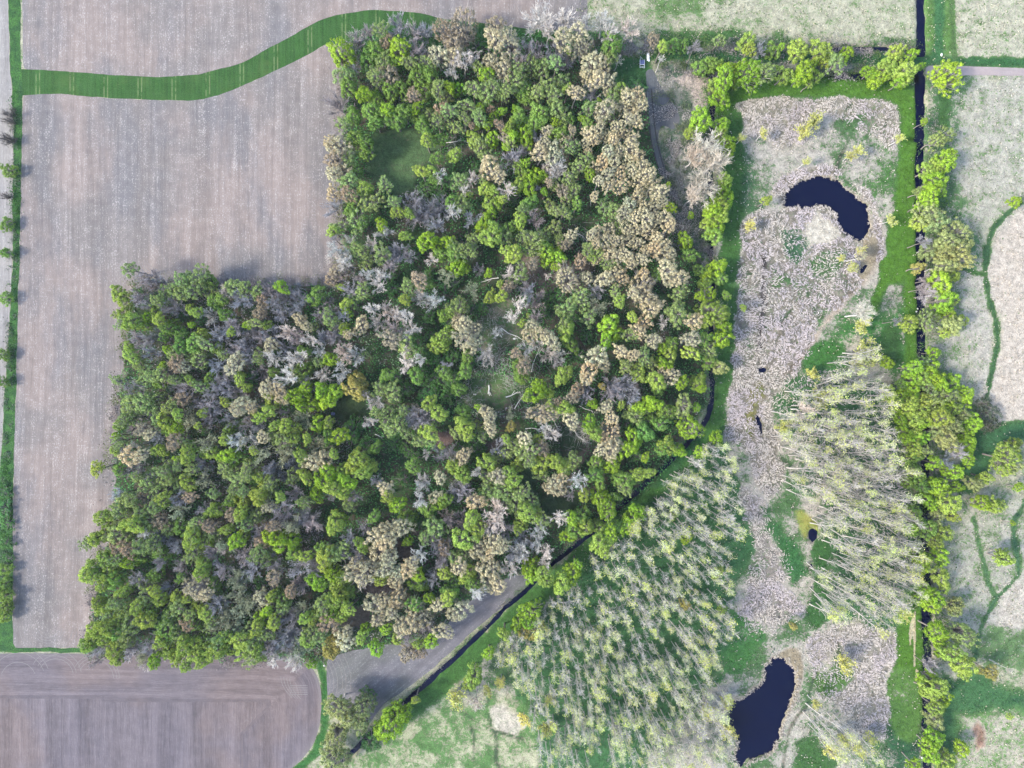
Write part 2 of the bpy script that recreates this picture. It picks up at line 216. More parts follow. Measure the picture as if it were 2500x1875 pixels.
TREES['E'] = """40 60 45w,90 100 45w,50 160 45t,20 210 40t,140 140 40b,210 200 45b,240 100 55o,180 20 45o,330 20 45y,430 80 60b,390 130 45b,510 50 40b,330 190 50w,320 250 45w,250 180 35w,220 280 45o,130 280 50b,80 260 25y,400 270 45d,400 200 40d,160 360 60o,100 350 35o,120 420 30l,20 420 45b,280 390 40w,210 500 60c,130 560 40c,100 510 30y,30 560 50b,370 410 50w,440 440 45w,310 480 45w,420 530 60b,520 530 60w,400 590 55t,500 430 30w,490 340 40y,510 250 50o,580 220 45t,630 240 35g,590 320 50w,670 350 60w,690 100 60w,660 80 40w,750 190 50G,820 140 60l,860 130 35l,960 150 45b,1020 170 30l,820 20 50o,900 30 45o,920 280 60G,740 250 50d,640 450 50d,1160 170 45w,1220 150 50o,1180 50 50y,1130 30 35y,1210 200 50o,1140 260 40t,1090 240 25y,1100 320 40y,1030 320 40y,1250 270 50b,1210 370 50w,1320 340 60b,1280 300 40b,1160 450 40w,1320 450 45b,1270 440 15y,1370 420 40d,1070 550 40w,1510 200 80c,1640 200 40c,1300 50 45o,1390 50 60l,1460 70 35l,1440 130 25l,1300 110 35t,1390 190 20w,1600 100 45t,1680 80 30y,1690 20 45o,1700 90 25c,1750 210 50c,1810 170 50c,1860 200 45c,1820 60 50c,1890 60 45c,1920 110 40c,1980 60 50c,2000 170 35c,1780 120 40o,2080 190 35g,2160 60 60c,2150 150 50c,2180 210 50c,2070 20 40c,1700 280 50b,1990 270 80c,2030 330 50c,1940 300 40c,2050 400 60c,2100 370 35c,1850 350 35y,1820 290 35o,1700 380 60G,1600 340 55o,1520 390 50o,1480 410 40o,1650 450 50o,1400 320 50d,1460 300 40d,1780 500 60l,1810 560 50l,1760 600 45l,1930 450 35y,2010 480 50c,1970 540 45c,2060 600 45c,1920 560 45o,2120 480 35w,1510 540 60y,1540 620 50g,1500 500 45o,1300 510 50c,1280 570 50c,1360 560 50c,1410 590 55c,1450 640 35c,1320 620 40w,1260 660 50w,1400 680 45w,1460 700 50w,1450 740 40b,1230 490 25y,
860 500 60c,920 540 55c,860 580 60c,900 640 50c,820 480 40c,940 600 40c,730 590 70y,700 640 50y,780 560 40g,740 440 45g,820 380 50o,780 420 40g,820 440 25t,910 410 50d,980 390 50d,500 640 50o,560 600 50d,600 700 60d,680 720 45d,110 640 55w,100 700 50w,170 690 50w,70 800 60w,30 710 45l,230 690 30o,490 720 60w,580 720 35w,750 760 40b,1010 690 55w,870 790 55g,900 740 50d,880 700 35g,560 820 60g,370 820 40g,190 860 60Y,200 930 55Y,160 900 50Y,340 910 50o,410 930 50o,240 940 25w,310 1000 50w,220 1060 50y,180 1050 30y,265 1120 35w,300 1050 30o,370 1080 70o,440 1120 60o,400 1160 50o,490 1180 50o,480 1040 40o,20 900 60l,10 980 40l,150 1170 75d,30 1140 50y,50 1200 50y,300 1280 40g,570 1080 75b,560 1030 30t,620 1120 50b,540 1120 50b,640 990 45y,700 1060 50y,690 1100 40o,730 1060 30o,640 930 50d,860 1050 50g,950 1020 25l,860 1140 50y,830 1190 50o,890 1200 40y,900 1250 60d,930 1290 60d,850 1280 50d,1000 1050 50c,1030 1100 40c,1030 1160 45c,980 1200 45o,950 1140 45o,1160 1145 35Y,1080 1000 30y,1150 1070 35G,1250 1230 45c,1130 1220 30y,1340 1220 35y,1330 880 45l,1310 940 60l,1370 920 40l,1260 960 30y,1400 930 35y,1220 800 50g,1200 750 35g,1230 840 35g,1480 830 45y,1520 800 35y,1190 680 30t,1240 760 50t,1580 920 45t,1550 960 50t,1620 910 55b,1640 960 40b,1450 990 40t,1370 1060 80c,1410 1020 35y,1500 1030 50y,1680 1000 35l,1760 1020 40c,1800 1090 40c,1660 1110 40l,1540 1100 55c,1690 1180 50y,1790 1180 70c,1760 1240 50c,1800 1290 60c,1830 1250 45c,1730 1290 45c,1370 1150 35w,1420 1200 40w,1700 700 60c,1740 740 50c,1650 800 60c,1640 840 40c,1850 880 80b,1900 940 70b,1940 890 60b,1800 920 60b,1740 890 25Y,1860 670 50c,1940 690 35c,1960 810 45y,2080 850 50y,2130 800 45c,2180 830 50c,2120 650 45l,2170 700 45y,2130 750 50l,2180 620 50g,2000 700 50o,2040 740 45o,1890 760 45o,2150 1050 50g,2060 1000 50l,1990 1020 50l,1940 1060 60o,2050 1100 45g,1860 1010 30y,2110 1130 45g,2000 1180 60g,1940 1220 60l,1900 1290 50l,2010 1340 30l,2150 1270 60y,2120 1290 45g,2050 1210 45d,1350 1380 60y,1440 1370 60y,1550 1370 60o,1490 1400 50y,1500 1420 25y,1350 1450 50o,1260 1290 60o,1350 1280 50t,1270 1350 40o,1200 1270 45o,1150 1290 45o,1200 1390 40y,1080 1290 60b,1010 1370 50y,1060 1350 45o,1080 1460 50c,1010 1470 50o,1150 1430 45y,1170 1490 50y,1040 1560 60o,1120 1560 60o,1230 1560 50o,1700 1370 50g,1800 1390 50l,1690 1450 50g,1580 1490 45w,1720 1490 45g,1480 1480 40c,1440 1500 50c,1400 1530 40c,1470 1550 45c,1620 1580 40y,1540 1580 35b,1720 1590 60l,1850 1470 50g,1890 1490 60g,1960 1450 45y,2040 1440 35y,1880 1540 40o,1830 1590 35g,1400 1620 60y,1450 1640 40y,760 1320 75b,710 1290 50b,720 1270 25y,860 1330 50c,830 1420 60y,620 1320 30w,800 1390 45y,860 1450 50g,940 1430 35w,640 1230 45o,590 1230 50o,200 1350 60y,250 1400 50y,150 1400 50y,220 1440 45y,290 1400 35y,20 1450 50l,50 1510 60y,30 1580 50l,100 1560 45y,590 1510 45w,600 1480 35w,710 1470 45c,830 1520 60b,860 1560 50b,810 1570 50b,300 1490 35b,370 1540 50c,380 1590 45y,160 1590 50b,690 1590 45c,580 1620 40w,740 1610 50g,940 1620 55c,440 1640 50l,140 1640 50o,540 1400 45g,500 900 50d,700 850 60d,790 850 60d,830 910 50g,740 800 50g,430 820 40d,600 960 40d,760 940 60d,500 1300 45d,420 1250 45d,560 1340 40d,470 1480 50d,230 1250 45d,760 480 40d,560 1180 40d,640 1180 50y,1100 1000 30d,1590 700 45d,1640 580 40d,1560 460 45d,1900 1120 50d,1950 1330 50d,470 600 40d,660 560 45d,780 700 45d,600 800 50d,680 900 45d,440 960 45d,560 40 40d,640 180 40d,800 230 45d"""
TREES['F'] = """1760 30 70P,1820 80 60P,1740 120 60P,1640 20 50P,1580 130 40Y,1720 210 60l,1760 180 50y,1690 250 50y,1650 200 40b,1740 320 55l,1790 310 35y,1720 380 50l,1760 410 50l,1830 450 45y,1790 480 55P,1740 520 40y,1525 465 52y,1450 450 26b,1620 450 45o,1670 430 35o,1675 640 40l,1600 260 30b,1650 290 45b,
1560 730 55l,1610 700 40o,1650 740 50l,1600 790 50y,1540 800 45l,1680 800 50l,1720 840 45l,1790 810 45l,1640 850 45o,1480 830 35g,1540 880 50l,1480 900 45l,1590 930 50y,1530 960 50y,1470 980 50l,1600 990 45y,1680 930 50o,1740 960 45l,1860 890 55l,1870 930 40l,1800 980 50y,1550 1040 50y,1480 1050 45l,1600 1060 50l,1720 1030 55y,1770 1080 60P,1840 1010 50P,1870 1060 55l,1920 1060 45l,1700 1120 50P,1760 1170 60P,1840 1130 50l,1880 1190 50l,1540 1110 50y,1580 1160 50l,1500 1130 45l,1560 1220 50y,1610 1230 45o,1880 1280 40l,1680 1300 40l,1550 1270 40g,1800 1360 50l,1740 1350 30l,1690 1440 50l,1720 1470 45l,1810 1450 40l,1640 1450 45g,1560 1380 50g,1590 1430 45g,1520 1420 45g,1620 1520 45l,1540 1330 40g,1760 900 50o,1830 1240 40b,1760 1290 45b,2000 1000 55D,2020 1080 50D,1980 950 40D,1960 1060 40D,2110 1270 70y,2150 1220 50y,2100 1330 50y,2150 1330 50P,1960 1410 50y,1920 1430 45P,2000 1390 35y,2190 1450 35l,2170 1180 35y,1960 1540 50l,2010 1550 50y,
270 150 45g,310 170 45l,380 130 50l,390 190 45g,300 220 50g,200 50 35l,270 300 30l,335 295 35l,350 400 70y,320 430 50l,300 460 45y,410 480 50l,400 560 55l,220 560 50c,390 730 50P,35 630 35l,215 640 45y,90 660 60c,50 730 35y,160 820 40l,60 760 40c,110 770 45c,280 860 30l,260 820 45g,325 620 45o,75 1000 50y,210 1090 65l,170 960 55o,20 840 50g,250 970 30l,100 1200 70l,50 1210 50l,150 1230 40l,370 1160 50l,265 1240 35l,230 450 50c,130 400 60o,150 280 55o,10 360 40c,100 150 60c,140 190 50c,60 120 50c,40 40 50c,100 60 60c,10 560 35c,430 300 30g,420 400 40g,300 560 35g,330 700 40g,
1180 130 36p,1240 60 26c,1260 400 55W,1250 470 50p,1270 640 70p,1210 700 45p,950 770 40p,990 900 55p,1140 860 36y,780 1090 45p,910 990 55w,530 370 20y,1390 700 40l,1410 880 45y,1440 940 40y"""
TREES['G'] = """610 150 45y,640 190 45y,700 120 45o,740 60 50o,800 40 60y,760 120 45o,860 60 50o,980 60 55y,920 100 45o,840 130 50o,800 200 60y,900 200 50o,960 180 50t,870 260 45w,1080 40 45b,1130 20 45t,1160 40 40t,1060 120 60G,1000 230 50o,1080 220 45g,1170 200 50o,1250 210 50t,1280 120 45y,1210 110 40b,1150 280 60y,1220 300 60y,1260 250 40o,1380 30 45g,1450 60 50y,1540 50 50y,1610 90 40c,1390 140 40t,1440 130 50y,1540 130 50o,1690 100 60b,1760 20 45b,1830 160 70b,1880 200 45b,1750 210 55G,1700 160 45b,1640 210 45t,1470 190 50o,1410 300 45l,1360 230 40y,1460 260 45y,1530 250 50b,1570 310 45t,1680 300 60l,1760 300 50l,1640 280 50l,1830 90 50y,1930 30 60l,2000 40 50w,2010 190 55y,2040 170 45l,1980 230 30l,560 290 48y,520 310 40o,630 260 50y,700 260 60o,700 330 50t,760 340 50t,760 290 45o,850 330 50o,920 320 50o,960 370 50g,830 400 60g,750 430 40l,940 260 40b,1040 320 40b,1060 340 40b,1040 410 50d,1000 440 40d,640 410 60g,700 410 40o,570 480 60y,520 500 50y,620 530 60y,660 480 60y,700 530 50g,1330 330 50G,1450 390 60b,1580 390 60o,1540 370 50o,1510 470 60b,1440 510 55G,1410 540 45G,1650 440 60b,1640 520 45t,1330 470 50b,1220 440 50y,1200 480 45y,1150 380 50o,1080 520 30g,1800 460 60b,1900 430 45b,1830 390 45y,1760 370 50g,1190 580 75c,1130 610 40c,1230 620 40c,740 600 45y,960 640 60y,920 600 35y,880 560 50o,820 530 45b,930 500 45g,
630 690 50y,580 670 40y,690 680 50o,770 710 60o,820 690 45y,870 640 45o,900 720 50g,870 780 60y,800 780 55o,720 770 50y,660 760 45o,640 820 50y,580 830 50y,550 880 50y,630 880 50y,700 850 50g,760 850 50o,520 930 40y,600 940 60b,680 960 50y,560 1030 36b,700 1020 40y,780 960 60b,760 900 45o,850 1000 50G,870 1040 36w,920 1020 40l,900 930 60b,880 970 40b,1000 840 70g,1020 790 50o,960 900 50y,1050 860 40o,1120 800 40t,1180 800 45g,1190 690 50y,1120 650 35y,1060 640 35y,1010 750 45g,1000 970 50y,1050 990 50y,1100 930 50y,1160 920 50y,1220 900 45y,1180 980 50y,1240 970 50y,1110 1050 36y,1210 1030 36y,1300 900 50o,1350 870 45y,1320 800 60G,1400 800 60G,1350 740 60G,1440 700 60G,1500 680 50G,1290 680 60b,1420 620 60G,1230 740 50y,1260 800 40o,1380 940 50y,1300 960 50y,1440 900 50y,1460 960 50y,1540 960 50y,1500 900 45o,1510 1010 45o,1540 820 45y,1600 850 45o,1570 760 40l,1600 720 30l,1490 830 45o,1620 960 60b,1700 900 70b,1750 870 50b,1720 960 50b,1800 960 60G,1640 790 40y,1690 640 60g,1700 700 45o,1630 630 40y,1570 640 45c,1740 600 40t,1800 570 50b,1810 700 50G,1740 760 60b,1840 760 45y,1880 760 45y,1900 540 50l,1950 530 50g,1890 500 50b,1870 850 50o,1840 900 45y,1920 870 50o,1970 930 50Y,1990 970 40Y,1930 690 50o,1990 650 50y,2040 620 45y,1950 400 60y,2000 380 50o,1940 350 40g,2060 350 45o,2060 500 45y,1960 760 40y,2070 720 40y,1760 1030 45w,1870 1040 28l,1640 1020 36w,1970 800 60t,850 470 45d,950 440 45b,1080 460 45b,1280 560 45g,1340 600 40d,1560 560 45d,1000 580 40b,1280 360 50b,1060 700 45o,1140 740 45o"""
TREES['H'] = """40 40 45l,90 150 50y,40 220 50l,100 150 60y,140 90 50l,350 30 50y,420 110 60y,470 180 60g,550 70 35w,650 40 45w,600 110 50g,680 80 40l,880 70 55c,830 30 45w,280 150 45g,220 220 50b,300 270 60c,360 230 50c,440 220 55c,380 280 50c,340 310 50c,140 290 50b,200 320 45y,80 330 60y,640 220 60o,480 300 35l,580 280 45o,720 170 50b,800 180 50b,860 170 55y,900 230 50y,820 290 60y,1010 160 80w,980 220 60b,1080 230 60b,1160 190 40y,1140 230 30y,1200 130 60y,1130 80 60o,1260 120 30y,1345 95 60y,1230 60 40o,1300 180 45o,1390 160 45w,1270 230 45w,1180 300 60b,1160 360 50w,1260 320 40w,1315 370 40w,1310 420 35w,1180 400 35w,1100 460 55w,1100 390 40b,900 350 60c,1000 310 60c,1040 330 45c,980 370 35c,700 340 40t,690 380 60b,790 450 50c,820 380 40o,760 400 45o,700 490 45y,690 450 60b,300 380 60c,370 400 45c,340 470 50c,420 480 50c,410 530 50c,510 430 40c,480 470 45c,550 380 45w,210 490 80c,170 440 45c,270 440 40c,320 520 50y,540 550 60g,540 500 40l,840 500 60y,970 460 55c,960 550 60c,1020 560 50c,1000 590 40c,870 560 45g,900 610 40w,750 560 60d,630 530 50b,610 640 40l,660 680 45c,520 680 45g,560 640 40d,420 640 60c,370 700 55c,340 660 45c,280 680 60c,380 740 35c,300 770 40c,540 740 80c,500 800 60c,440 820 50c,590 830 60b,800 710 60c,750 740 45c,690 845 50c,720 640 40y,730 620 60g,350 830 40l,230 820 30l,100 850 45c,60 900 60Y,20 960 50Y,100 900 50c,200 880 40y,290 945 45l,490 970 60t,550 960 40t,550 920 40y,470 880 50b,420 890 40y,620 900 45l,30 620 60y,60 660 50y,120 600 45g,130 710 35y,30 740 50l,80 760 40y,30 500 50l,70 560 60y,30 380 60l,150 380 50b,640 300 50b,700 240 50d,560 200 45d,560 460 45d,
1210 460 60l,1230 500 50l,1300 490 50y,1310 540 45y,1470 490 50l,1410 550 50y,1500 440 30l,1640 320 60y,1700 260 50l,1660 360 40y,1620 60 75g,1680 110 60l,1520 150 60g,1480 240 50g,1550 210 50y,1440 270 40l,1460 160 40l,1620 210 45y,1740 40 40g,1830 180 60l,1870 120 45l,1790 220 45l,1550 20 40l,1750 210 40g,1220 720 68l,1140 790 50l,1210 800 35l,1060 860 42y,965 975 35l,1200 850 45Y,1285 820 40p,880 1110 60y,860 1150 45y,525 1255 24y,770 1250 60p,890 1270 45w,
60 1300 75P,120 1370 60P,210 1300 70P,200 1400 55P,50 1470 75P,40 1600 80P,230 1230 45d,380 1390 80l,430 1340 60l,330 1450 60l,250 1520 60d,960 1200 40p,1040 1150 36p,1340 1250 40p,1320 1430 50p,1180 1370 40p"""
TREES['I'] = """1680 70 40l,1720 10 50l,1600 60 45g,1780 80 55y,1700 150 45P,1560 130 45g,1790 150 40y,1640 230 50g,1730 250 50y,1690 310 50y,1590 200 40g,1540 230 40l,1710 390 50l,1600 440 55l,1720 510 60y,1740 580 35y,1620 590 45l,1680 640 55l,1660 690 50l,1620 650 45l,1800 680 50P,1810 720 40P,1690 840 60l,1720 900 45l,1850 860 75o,1730 970 45l,1790 980 55y,1850 1040 60y,1860 1090 40y,1650 1120 50l,1690 1180 60y,1720 1250 50l,1640 1210 50y,1690 1300 40y,1680 1370 50P,1680 1480 50l,1650 1530 45l,1660 1590 50l,1740 1620 50y,1560 1640 40l,1840 1545 42l,1960 1080 26Y,2020 1090 36Y,2000 110 60l,2050 90 45y,1980 70 40l,2080 370 35y,2100 410 40y,2150 190 20l,2130 1080 20W,2130 1350 20y,1150 1040 55p,970 1280 32p,1510 730 40p,430 1270 45p,310 1320 55p,440 1450 50p,830 810 26Y,1650 1050 40b,1560 370 45g,190 280 36l,110 140 30y,370 490 35y,180 680 36Y,400 710 30y,1230 1560 45p,1140 1500 45p,1060 1560 45p,1290 1480 40p"""
TREES['A'] = """60 1080 52g,50 740 70K,45 880 45K,40 1420 48g,30 1600 40g,30 1240 30K"""
TREES['K'] = """30 330 55g,20 690 40g,10 860 40g,20 60 45g,20 1560 55d"""
TREES['J'] = """10 100 60d,30 30 50g,20 470 55g,20 630 45y,30 700 50g,30 190 50d,20 310 50d,40 400 40d,20 560 45g,20 760 40y"""

VIEWS = {'A': (0, 0, 2.592), 'B': (800, 0, 2.592), 'C': (1600, 0, 2.458), 'D': (0, 600, 2.592), 'K': (0, 600, 2.592),
         'E': (800, 600, 2.592), 'F': (1600, 600, 2.458), 'G': (0, 1200, 2.458), 'J': (0, 1200, 2.458), 'H': (800, 1200, 2.458), 'I': (1600, 1200, 2.458)}
# ------------------------------------------------------------------ outlines of the ground (what lies where)
UPPER_FIELD = pts("f:48 -60,50 150,150 155,270 165,340 168,430 162,520 138,600 95,680 50,730 32,800 22,900 28,960 42,1140 62,1270 72,1268 0,1265 -60")
GRASS_STRIP = pts("f:28 150,50 149,150 154,270 164,340 167,430 161,520 137,600 94,680 49,730 31,800 21,900 27,960 41,1140 61,1290 71,1290 85,1000 95,800 112,760 112,712 91,680 110,620 140,560 170,480 203,430 216,400 217,330 216,250 213,135 203,50 205,30 205")
LEFT_MARGIN = pts("s:19 -60,24 150,30 230,33 300,32 500,31 600,28 720,22 800,12 950,6 1080,-6 1200,-8 1582,-8 1592,195 1593,300 1597,300 1588,195 1582,31 1582,31 1240,38 950,47 640,52 390,56 230,50 150,50 -60")
BIG_FIELD = pts("s:56 230,152 229,282 241,373 244,452 245,486 244,542 229,633 192,700 158,768 124,805 102,835 115,838 400,836 690,720 700,500 700,345 694,322 700,316 800,296 950,285 1150,268 1300,244 1400,228 1500,215 1583,195 1582,31 1582,31 1240,38 950,47 640,52 390")
STRIPE_FIELD = pts("s:-60 -60,18 -60,23 150,29 230,32 300,31 500,30 600,27 720,21 800,11 950,5 1080,-7 1200,-9 1582,-60 1582")
DARK_FIELD = pts("G:-150 972,0 972,200 970,480 972,1000 985,1500 985,1800 1000,1870 1050,1910 1120,1928 1200,1930 1280,1920 1400,1880 1520,1820 1600,1740 1670,1690 1750,-150 1750")
WEDGE_FIELD = pts("s:798 1606,850 1590,930 1575,1010 1572,1070 1550,1120 1490,1180 1445,1230 1415,1262 1402,1300 1414,1286 1431,1230 1480,1146 1548,1100 1592,1052 1636,1010 1668,979 1690,934 1722,912 1752,893 1775,860 1745,799 1735")
SANDY_PATH = pts("C:1620 396,1700 392,1900 398,2220 410,2500 420,2500 462,2212 455,1900 452,1620 450")
TRACK = pts("B:2010 450,2050 430,2075 470,2100 540,2170 620,2240 760,2190 830,2120 780,2090 830,2090 900,2115 1000,2150 1100,2190 1180,2240 1260,2200 1260,2150 1190,2105 1100,2070 1000,2050 900,2038 780,2026 620")
FOREST = pts("s:322 694,345 680,500 690,720 690,822 700,836 560,838 400,836 250,835 120,870 80,960 70,1100 75,1300 75,1500 80,1530 110,1515 200,1560 220,1590 260,1610 380,1660 520,1700 640,1725 800,1730 960,1700 1040,1640 1130,1540 1230,1440 1300,1330 1385,1250 1412,1180 1450,1110 1510,1060 1560,960 1580,850 1600,790 1612,500 1612,300 1615,215 1600,215 1583,228 1500,244 1400,268 1300,285 1150,296 950,316 800")
GLADES = [pts("B:300 850,420 820,560 820,640 930,690 940,650 1010,560 1090,560 1190,430 1230,390 1190,310 1140,250 1080,280 1000"),
          pts("E:960 830,1080 820,1170 880,1220 950,1160 1000,1080 1030,990 1000,900 1040,850 990,880 900"),
          pts("E:960 470,1060 330,1170 340,1160 430,1230 520,1240 620,1100 640,1080 740,990 780,980 640"),
          pts("D:2110 970,2200 940,2300 930,2320 1100,2200 1120,2120 1080"),
          pts("E:1470 1180,1560 1160,1620 1300,1560 1350,1480 1310"),
          pts("E:1230 1390,1330 1370,1310 1570,1240 1600"),
          pts("H:1270 20,1420 0,1500 40,1440 150,1340 190,1290 110"),
          pts("H:190 550,420 540,420 620,230 640"), pts("H:400 300,500 280,510 400,430 390"), pts("H:30 720,260 700,230 800,60 810"),
          pts("E:690 1190,820 1170,760 1260,690 1250"), pts("E:980 1260,1120 1190,1130 1250,1010 1310"),
          pts("B:1820 360,2050 330,2060 480,2010 560,1950 500,1850 560,1790 450")]
POND_UP = smooth_line(pts("C:772 1218,812 1150,850 1105,920 1076,1000 1062,1080 1082,1140 1138,1190 1188,1245 1212,1272 1260,1276 1330,1288 1390,1244 1434,1190 1415,1152 1390,1110 1330,1090 1270,1040 1222,960 1222,870 1232,800 1238"), 2, True)
POND_LOW = smooth_line(pts("I:450 1270,520 1262,600 1200,670 1140,665 1080,706 1003,780 1018,830 1068,842 1160,812 1240,790 1310,752 1380,740 1470,690 1560,600 1600,550 1612,500 1650,485 1590,512 1500,460 1420,438 1340"), 2, True)
POOLS = [pts("I:915 235,950 218,982 240,975 285,945 310,920 285"), pts("F:612 738,640 720,670 735,665 760,632 765"),
         pts("F:596 1020,620 1010,640 1060,652 1120,640 1150,615 1090"), pts("I:925 440,945 430,950 465,930 475"), pts("F:1230 140,1260 110,1285 112,1262 150,1235 175")]
MUDS = [pts("C:1290 1390,1340 1450,1320 1570,1290 1640,1230 1700,1215 1620,1250 1520,1240 1440"), pts("I:716 985,800 930,870 950,890 1080,870 1180,822 1290,800 1300,850 1160,820 1050,770 1010")]
D_RIGHT = pts("C:1596 -200,1596 0,1597 330,1597 420,1592 640,1592 900,1590 1240,1598 1573 F:1594 200,1602 600,1605 900,1622 1200,1636 1573 I:1622 300,1632 500,1640 1000,1634 1450,1640 1900")
D_TOP = pts("C:262 440,380 436,560 444,820 440,1010 442,1150 452,1430 462,1590 470")
D_SMALL = pts("C:1000 292,1150 286,1400 292,1590 300")
D_DIAG = pts("C:350 470,352 560,342 700,336 1000,330 1440,335 1573 F:340 100,352 250,336 500,332 700,342 780,346 900,322 1020,270 1110,190 1190,100 1290,0 1372 H:1830 30,1750 92,1620 218,1550 282,1400 392,1330 455,1240 548,1190 600,1120 655,1050 715,990 790,930 840,850 915,740 1030,670 1080,590 1160,520 1215,440 1290,370 1345,250 1462,180 1540,60 1640,-20 1720")

def grow(A, r):
    c = A - np.roll(A, 1, 0); T = A - np.roll(A, 1, 0) + np.roll(A, -1, 0) - A; T /= np.maximum(np.hypot(*T.T), 1e-6)[:, None]
    o = np.c_[T[:, 1], -T[:, 0]]; area = np.sum(A[:, 0] * np.roll(A[:, 1], -1) - A[:, 1] * np.roll(A[:, 0], -1))
    return A + o * r * (1 if area > 0 else -1)
grow_ = grow
# ------------------------------------------------------------------ the ground itself
st = 0.6
gx, gy = np.arange(-170.4, 170.5, st), np.arange(-127.8, 127.9, st)
GX, GY = np.meshgrid(gx, gy); P = np.stack([GX.ravel(), GY.ravel()], 1)
N = len(P)
dry = np.tile([.47, .46, .37], (N, 1)); grs = np.tile([.13, .23, .075], (N, 1)); g = np.full(N, .40); vein = np.full(N, .5); rough = np.full(N, .04)
DRY0, GRS0 = dry.copy(), grs.copy()
def zone(A, feather, d=None, gr=None, gv=None, vn=None, ro=None, wob=1.0, seed=1):
    s = sdist(P, A) + (vnoise(P[:, 0], P[:, 1], 6, seed) - .5) * 2 * wob * feather
    k = sstep(-feather / 2, feather / 2, s); K = k[:, None]
    if d is not None: dry[:] = dry * (1 - K) + np.array(d) * K
    if gr is not None: grs[:] = grs * (1 - K) + np.array(gr) * K
    if gv is not None: g[:] = g * (1 - k) + gv * k
    if vn is not None: vein[:] = vein * (1 - k) + vn * k
    if ro is not None: rough[:] = rough * (1 - k) + ro * k
def stroke(A, width, gv, gr=None, d=None, feather=1.8, ro=None, seed=2, vn=None):
    """a band of greener (or barer) ground along a line"""
    dd, _ = seg_dist(P, A); dd = dd + (vnoise(P[:, 0], P[:, 1], 3, seed) - .5) * 2 * feather * .6
    k = 1 - sstep(width / 2 - feather / 2, width / 2 + feather / 2, dd); K = k[:, None]
    g[:] = g * (1 - k) + gv * k
    if gr is not None: grs[:] = grs * (1 - K) + np.array(gr) * K
    if d is not None: dry[:] = dry * (1 - K) + np.array(d) * K
    if ro is not None: rough[:] = rough * (1 - k) + ro * k
    if vn is not None: vein[:] = vein * (1 - k) + vn * k
LUSH, DEEP, PALEREED, PINKREED = (.092, .215, .026), (.060, .145, .040), (.50, .465, .45), (.50, .43, .43)
# meadows on the upper edge and right-hand side
zone(pts("C:-400 -300,1560 -300,1560 240,900 230,500 170,200 130,-30 60,-400 20"), 3, (.47, .47, .38), gv=.36)
zone(pts("C:0 -100,400 -100,330 110,200 120,0 60"), 8, gv=.62, seed=3)
zone(pts("C:0 170,250 170,560 180,650 240,1500 270,1560 320,0 330"), 3, gv=.72, gr=DEEP)
zone(pts("C:1620 -300,1800 -300,1800 350,1620 350"), 2, gv=.72, gr=(.12, .24, .06))
zone(pts("C:1810 -300,2600 -300,2600 350,1810 350"), 4, (.50, .49, .41), gv=.38, vn=.3)
zone(pts("C:1620 460,2600 460,2600 1600,1990 1600,2060 1330,2212 1180,1620 1600"), 4, (.47, .46, .42), gv=.36)
zone(pts("C:1620 470,1800 470,1850 600,1790 900,1850 1200,1960 1500,1900 1600,1620 1600"), 6, gv=.60, gr=(.09, .19, .07), seed=4)
zone(pts("F:1620 0,1990 0,1900 300,1850 700,1900 1000,1700 1500,1620 1500"), 5, (.45, .44, .41), gv=.50)
zone(pts("C:2010 1573,2040 1400,2200 1270,2600 1200 F:2600 1080,2212 1080,2050 1150,1985 960,2030 760,2065 600,2055 450,2010 300,1995 100"), 2.5, (.56, .505, .46), gv=.10, vn=.15)
zone(pts("F:1850 160,1980 190,2040 450,2045 650,2000 820,1960 930,1830 760,1830 450"), 4, (.50, .48, .45), gv=.34)
zone(pts("I:1800 200,2212 60,2600 60,2600 1000,2212 1000,1950 980,1800 980"), 5, (.46, .45, .41), gv=.42)
zone(pts("I:2070 640,2212 530,2600 500,2600 800,2212 800,2000 860,2000 780"), 4, (.54, .50, .46), gv=.14)
zone(pts("I:1990 880,2212 780,2600 780,2600 1120,2212 1120,1990 1080"), 6, gv=.70, gr=(.14, .24, .09), seed=5)
zone(pts("I:1720 1080,1950 1110,2212 1180,2600 1250,2600 1450,2212 1330,1980 1300,1820 1330,1790 1800,1700 1800"), 4, gv=.96, gr=(.065, .17, .06), seed=6)
zone(pts("I:1790 1330,1980 1310,2212 1330,2600 1400,2600 1900,1790 1900"), 5, (.52, .48, .42), gv=.45, gr=(.15, .28, .08), seed=7)
zone(pts("I:1895 1430,1940 1380,1985 1440,1990 1540,1930 1560,1900 1520"), 1.5, (.40, .26, .20), gv=.0)
zone(pts("I:1915 1460,1960 1440,1975 1520,1925 1530"), .8, (.26, .16, .13), gv=.0)
zone(pts("F:1880 1080,2212 1060,2600 1040,2600 1130,2212 1150,2050 1230,1900 1500,1820 1500"), 3, gv=.95, gr=(.06, .16, .055), seed=8)
# brushy ground between the wood, the track and the long ditch
zone(pts("C:0 340,1570 380,1570 470,350 450,360 540,330 1500,300 1573,100 1573,40 1000,20 480"), 3, (.33, .325, .31), gr=(.085, .14, .085), gv=.5, vn=.6)
zone(pts("C:100 470,330 450,320 620,260 640,220 540"), 2, (.52, .45, .43), gv=.08)
zone(pts("C:-60 260,1560 285,1560 345,600 330,-60 320"), 2, (.36, .33, .31), gr=(.08, .15, .07), gv=.45)
